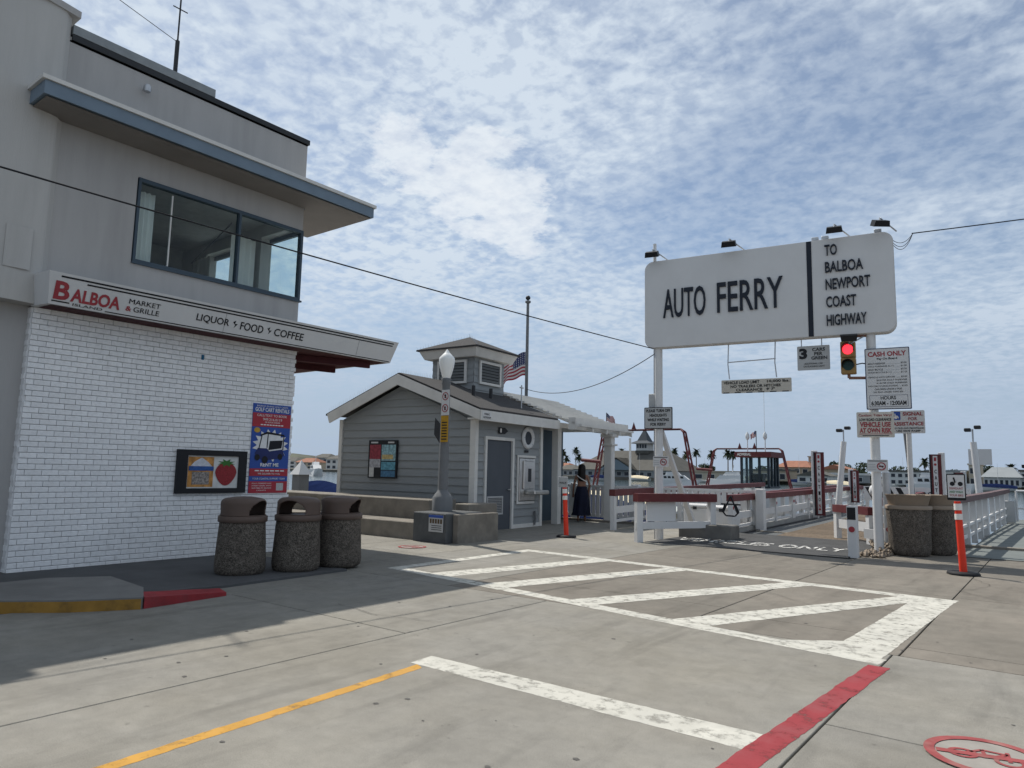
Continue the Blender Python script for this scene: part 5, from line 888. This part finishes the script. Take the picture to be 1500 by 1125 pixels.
def yacht(label, loc, rz, Ln):
    t = thing('motor_yacht', label, 'yacht', loc, rz, 'white yachts across the harbour'); h = Ln * .11
    MB().add([(-Ln / 2, -h, 0), (Ln * .38, -h, 0), (Ln * .38, h, 0), (-Ln / 2, h, 0), (-Ln / 2, -h * 1.15, h * 1.3), (Ln * .44, -h * .8, h * 1.5), (Ln * .52, 0, h * 1.65), (Ln * .44, h * .8, h * 1.5), (-Ln / 2, h * 1.15, h * 1.3), (Ln * .42, 0, 0)], [(0, 1, 5, 4), (1, 9, 6, 5), (9, 2, 7, 6), (2, 3, 8, 7), (3, 0, 4, 8), (4, 5, 6, 7, 8)]).build('hull', white, t)
    c = MB().prism([(-Ln * .42, h * 1.3), (Ln * .26, h * 1.3), (Ln * .12, h * 2.3), (-Ln * .38, h * 2.3)], 'y', -h * .85, h * .85).build('cabin', white, t); MB().prism([(-Ln * .3, h * 2.3), (Ln * .06, h * 2.3), (-Ln * .02, h * 3.0), (-Ln * .28, h * 3.0)], 'y', -h * .6, h * .6).build('flybridge', white, c)
    for k in range(5): 
        x = -Ln * .33 + k * Ln * .095; MB().add([(x, -h * .86, h * 1.65), (x + Ln * .075, -h * .86, h * 1.65), (x + Ln * .06, -h * .86, h * 2.1), (x, -h * .86, h * 2.1)], [(0, 1, 2, 3)]).build('window', darkmetal, c)
    MB().tube((-Ln * .15, 0, h * 3), (-Ln * .18, 0, h * 4.4), .08, n=6).build('mast', white, c); return t
yacht('large white motor yacht moored before the pavilion, behind the left sign pole', far(992, 170, -1.7), rad(15), 11); yacht('white motor yacht seen under the far right sign', far(1375, 190, -1.7), rad(5), 14); yacht('white motor yacht moored left of the beige far house', far(1062, 190, -1.7), rad(170), 12); yacht('white motor yacht far off beyond the bench wall', far(462, 150, -1.7), rad(-30), 14)
# =================================================================== FAR SHORE
roofg = mat('far_grey_roof', (.10, .096, .085), .9, .15, .4); terracotta = mat('terracotta', (.28, .13, .085), .9, .15, .5); fw = {k: mat('far_wall_' + k, c, .9, .06, .3) for k, c in dict(beige=(.42, .37, .29), white=(.55, .55, .53), grey=(.24, .26, .27), tan=(.34, .29, .22), blue=(.16, .20, .23)).items()}
fwin = mat('far_window', (.03, .035, .045), .2)
def house(name, label, px0, px1, Yd, ze, zr, wall, roof, style='gable', depth=12, rows=1, cols=3, group='buildings on the far shore', z0=-.4):
    a, c = far(px0, Yd), far(px1, Yd); w = c.x - a.x; t = thing(name, label, 'building', (a.x, Yd, z0), 0, group); ze -= z0; zr -= z0
    wl = MB().box(0, w, 0, depth, 0, ze).build('wall', wall, t)
    if style == 'gable': MB().prism([(-.5, ze), (w + .5, ze), (w / 2, zr)], 'y', -.6, depth + .6).build('roof', roof, t)
    elif style == 'hip': MB().add([(-.8, -.8, ze), (w + .8, -.8, ze), (w + .8, depth + .8, ze), (-.8, depth + .8, ze), (w * .2, depth / 2, zr), (w * .8, depth / 2, zr)], [(3, 2, 1, 0), (0, 1, 5, 4), (1, 2, 5), (2, 3, 4, 5), (3, 0, 4)]).build('roof', roof, t)
    else: MB().box(-.3, w + .3, -.3, depth + .3, ze, zr).build('roof', roof, t)
    for r_ in range(rows):
        for k in range(cols):
            x = w * (k + .5) / cols; ww = w / cols * .28; zz_ = ze * (r_ + .45) / rows; hh = ze / rows * .26
            f_ = MB().box(x - ww - .12, x + ww + .12, -.06, 0, zz_ - hh - .12, zz_ + hh + .12).build('window', fw['white'], wl); MB().box(x - ww, x + ww, -.1, -.06, zz_ - hh, zz_ + hh).build('pane', fwin, f_)
    return t
# pavilion with cupola
pv = house('pavilion', 'long grey victorian pavilion with hipped roof and pointed cupola across the water', 838, 990, 270, 2.6, 11.2, fw['grey'], roofg, 'hip', 26, 1, 14, None)
w_ = far(990, 270).x - far(838, 270).x; u0 = far(922, 270).x - far(838, 270).x
MB().prism([(u0 - 14, 3.0), (u0 + 2.5, 3.0), (u0 - 5.7, 7.6)], 'y', -2.5, 12).build('front_gable', fw['blue'], pv); MB().add([(u0 - 15, -3, 3.0), (u0 - 5.7, -3, 8.2), (u0 - 5.7, 12, 8.2), (u0 - 15, 12, 3.0), (u0 + 3.5, -3, 3.0), (u0 + 3.5, 12, 3.0)], [(0, 1, 2, 3), (1, 4, 5, 2), (3, 2, 1, 0), (2, 5, 4, 1)]).build('gable_roof', roofg, pv)
cb_ = MB().box(u0 - 2.8, u0 + 2.8, 10, 15.6, 10.4, 15.0).build('cupola', fw['white'], pv); MB().add([(u0 - 5, 7.8, 14.6), (u0 + 5, 7.8, 14.6), (u0 + 5, 17.8, 14.6), (u0 - 5, 17.8, 14.6), (u0 - 2.4, 10.4, 15.9), (u0 + 2.4, 10.4, 15.9), (u0 + 2.4, 15.2, 15.9), (u0 - 2.4, 15.2, 15.9), (u0, 12.8, 21.5)], [(3, 2, 1, 0), (0, 1, 5, 4), (1, 2, 6, 5), (2, 3, 7, 6), (3, 0, 4, 7), (4, 5, 8), (5, 6, 8), (6, 7, 8), (7, 4, 8)]).build('cupola_roof', mat('slate_roof', (.06, .07, .08), .8), cb_)
for k in range(4): MB().box(u0 - 2.4 + k * 1.25, u0 - 1.5 + k * 1.25, 9.95, 10, 12.6, 14.3).build('cupola_window', fwin, cb_)
MB().box(u0 - 3, u0 + 3, 9.8, 15.8, 10.2, 11.6).build('cupola_base', roofg, cb_)
house('waterfront_house', 'low grey far house left of the pavilion', 815, 838, 285, 2.4, 4.6, fw['grey'], roofg, 'hip', 10, 1, 3); house('waterfront_house', 'beige far house with two dark square windows', 1012, 1086, 230, 2.2, 2.7, fw['beige'], fw['tan'], 'flat', 10, 1, 4)
house('waterfront_house', 'flat roofed far building behind the ferry pilothouse', 1086, 1150, 262, 3.2, 3.8, fw['tan'], roofg, 'flat', 12, 1, 5); house('waterfront_house', 'terracotta roofed far house left of the tower', 1135, 1183, 290, 5.0, 7.6, fw['tan'], terracotta, 'hip', 12, 2, 4)
tw = house('stepped_tower', 'stepped tan tower rising above the far rooftops', 1182, 1196, 300, 9.2, 9.6, fw['tan'], fw['tan'], 'flat', 5, 3, 1); wt = far(1196, 300).x - far(1182, 300).x; MB().box(wt * .2, wt * .8, 1, 4, 9.9, 11.2).build('tower_top', fw['tan'], tw)
house('waterfront_house', 'terracotta roofed far house right of the tower', 1197, 1240, 292, 4.4, 6.2, fw['tan'], terracotta, 'gable', 12, 1, 3); house('waterfront_house', 'white gabled boathouse across the water left of the tide board', 1165, 1212, 232, 1.7, 3.4, fw['white'], roofg, 'gable', 10, 1, 3); house('waterfront_house', 'long low grey far building behind the striped barrier', 1212, 1262, 262, 2.2, 2.9, fw['grey'], fw['white'], 'flat', 10, 1, 5)
house('waterfront_house', 'white far shop block right of the right sign pole', 1300, 1352, 240, 3.4, 3.9, fw['white'], roofg, 'flat', 10, 2, 5); house('waterfront_house', 'white flat far building behind the trash bins', 1352, 1412, 262, 3.9, 4.4, fw['white'], fw['grey'], 'flat', 10, 1, 6); house('waterfront_house', 'tall beige far building under the blank sign', 1416, 1434, 262, 6.0, 6.5, fw['beige'], fw['beige'], 'flat', 8, 2, 2); house('waterfront_house', 'long grey roofed far shop beside the booth', 1437, 1490, 250, 2.4, 5.4, fw['white'], fw['grey'], 'hip', 14, 1, 7); house('waterfront_house', 'far white building at the right picture edge', 1490, 1560, 262, 4.2, 4.8, fw['white'], roofg, 'flat', 12, 2, 5)
random.seed(11)
for k, (px, wd, Yd, ze, zr, wl, rf_) in enumerate([(405, 26, 330, 5, 8, 'white', roofg), (432, 24, 300, 4, 7, 'beige', terracotta), (456, 22, 340, 8, 11, 'grey', roofg), (476, 24, 300, 6.5, 9, 'white', roofg), (498, 30, 350, 9, 12, 'tan', roofg), (780, 30, 330, 6, 8.5, 'tan', roofg), (808, 20, 320, 4, 6, 'white', terracotta)]):
    house('hillside_house', ('far hillside house ' + ['at the left behind the golf cart poster', 'with terracotta roof above the piling cap', 'with grey walls right of the piling cap', 'with white walls above the blue boat cover', 'touching the restroom left corner', 'just right of the restroom porch', 'with terracotta roof left of the pavilion'][k]), px, px + wd, Yd, ze, zr, fw[wl], rf_, 'hip', 12, 2, 3)
# palms and trees
def palm_mesh(h, r, n=30, seed=0):
    rnd = random.Random(seed); tr = MB(); tr.tube((0, 0, 0), (rnd.uniform(-.3, .3), 0, h), .28, .2, 7); cr = MB()
    for k in range(n):
        a = rnd.uniform(0, 2 * pi); el = rnd.uniform(-1.1, 1.35); L_ = r * rnd.uniform(.75, 1.05); d = Vector((cos(a), sin(a), 0)); p = Vector((0, 0, h)); sd = Vector((-d.y, d.x, 0)); prev = p; wv = .075 * r
        for q in range(1, 5):
            t = q / 4; nx = p + d * L_ * t * cos(el * .6) + Zv * L_ * (t * sin(el) - .38 * t * t); w0, w1 = wv * (1.3 - (q - 1) / 4), wv * (1.3 - q / 4) + .02; cr.add([prev - sd * w0 * 2, prev + sd * w0 * 2, nx + sd * w1 * 2, nx - sd * w1 * 2], [(0, 1, 2, 3)]); prev = nx
    return tr, cr
def palm(label, px, ytop, Yd, r=2.2):
    loc = far(px, Yd, -.4); dist = Yd / math.cos(math.atan2(px - 750, 1040) - rad(37.77)) * math.cos(math.atan2(px - 750, 1040)); hz = 688.7 + (px - 750) * .0209; h = 1.5 + (hz - ytop) / 1040 * dist * 1.0 + .4 - r * .5
    t = thing('palm_tree', label, 'palm tree', loc, random.uniform(0, 6), 'palms on the far shore'); tr, cr = palm_mesh(h, r, 64, int(px)); tr.build('trunk', trunkm, t); cr.build('crown', leafm, t)
plist = [(823, 658, 'leftmost tall palm, right of the restroom post'), (828, 667, 'shorter palm next to the leftmost tall palm'), (842, 655, 'tall palm left of the walking person'), (846, 665, 'shorter palm in front of the tall one left of the person'), (884, 660, 'palm above the left end of the pavilion roof'), (909, 657, 'palm just left of the pavilion cupola'), (943, 655, 'palm just right of the pavilion cupola'), (951, 661, 'lower palm right of the pavilion cupola'), (973, 661, 'palm behind the leaning white brace'), (986, 656, 'tall palm right of the leaning white brace'), (1003, 661, 'palm beside the right leg of the near ferry arch'), (1018, 657, 'lone palm between the two ferry arches'), (1041, 660, 'palm just left of the far ferry arch'), (1064, 659, 'left palm of the pair inside the far arch'), (1071, 661, 'right palm of the pair inside the far arch'), (1352, 671, 'lone palm between the assistance sign post and tide board'), (1427, 681, 'palm behind the blank white sign'), (1478, 680, 'palm above the long grey far shop'), (1262, 686, 'low palm left of the right sign pole')]
for px, yt, lb in plist: palm('far ' + lb, px, yt, 312 + random.uniform(-8, 25), 2.7)
def tree(label, px, ytop, Yd, rx, rz):
    loc = far(px, Yd, -.4); dist = Yd / math.cos(math.atan2(px - 750, 1040) - rad(37.77)) * math.cos(math.atan2(px - 750, 1040)); hz = 688.7 + (px - 750) * .0209; h = 1.9 + (hz - ytop) / 1040 * dist - rz
    t = thing('leafy_tree', label, 'tree', loc, 0, 'trees on the far shore'); b = MB(); b.tube((0, 0, 0), (0, 0, h), .4, .25, 7)
    for k in range(4): b.tube((0, 0, h * .6), (rx * .5 * cos(k * 1.6), rx * .5 * sin(k * 1.6), h + rz * .3), .15, .06, 5)
    b.build('trunk', trunkm, t); rnd = random.Random(int(px)); c = MB(); cl_ = [(rnd.uniform(-.7, .7) * rx, rnd.uniform(-.7, .7) * rx, h + rnd.uniform(-.6, .6) * rz, rnd.uniform(.3, .5)) for _ in range(12)]
    for k in range(1100):
        q = cl_[k % 12]; v = Vector((rnd.gauss(0, 1), rnd.gauss(0, 1), rnd.gauss(0, 1))).normalized() * rnd.uniform(.6, 1); p = Vector((q[0] + v.x * rx * q[3], q[1] + v.y * rx * q[3], q[2] + v.z * rz * q[3])); s_ = rnd.uniform(.2, .45); a = Vector((rnd.uniform(-1, 1), rnd.uniform(-1, 1), rnd.uniform(-1, 1))).normalized() * s_; bb = a.orthogonal().normalized() * s_ * .7; c.add([p - a, p + bb, p + a, p - bb], [(0, 1, 2, 3)])
    c.build('crown', treem, t)
for px, yt, rx, rz, lb in ((1030, 679, 5, 2.6, 'dark rounded far tree right of the lone palm'), (1115, 682, 5, 2.5, 'dark far tree behind the pilothouse'), (1155, 679, 6, 3, 'dark far tree right of the pilothouse'), (1218, 676, 3.5, 3, 'bushy far tree right of the tower'), (1247, 676, 6, 3.4, 'wide bushy far tree left of the right sign pole'), (1275, 690, 4, 3, 'low far tree behind the white float'), (1318, 680, 6, 4, 'dark far tree left of the assistance sign post'), (1332, 684, 4, 3, 'low far tree beside the assistance sign post'), (1390, 684, 5, 3, 'rounded far tree right of the near tide board'), (1450, 680, 5, 3.2, 'bushy far tree right of the leaning light pole'), (1372, 690, 4, 2.4, 'low far tree above the trash bins')): tree(lb, px, yt, 310, rx, rz)
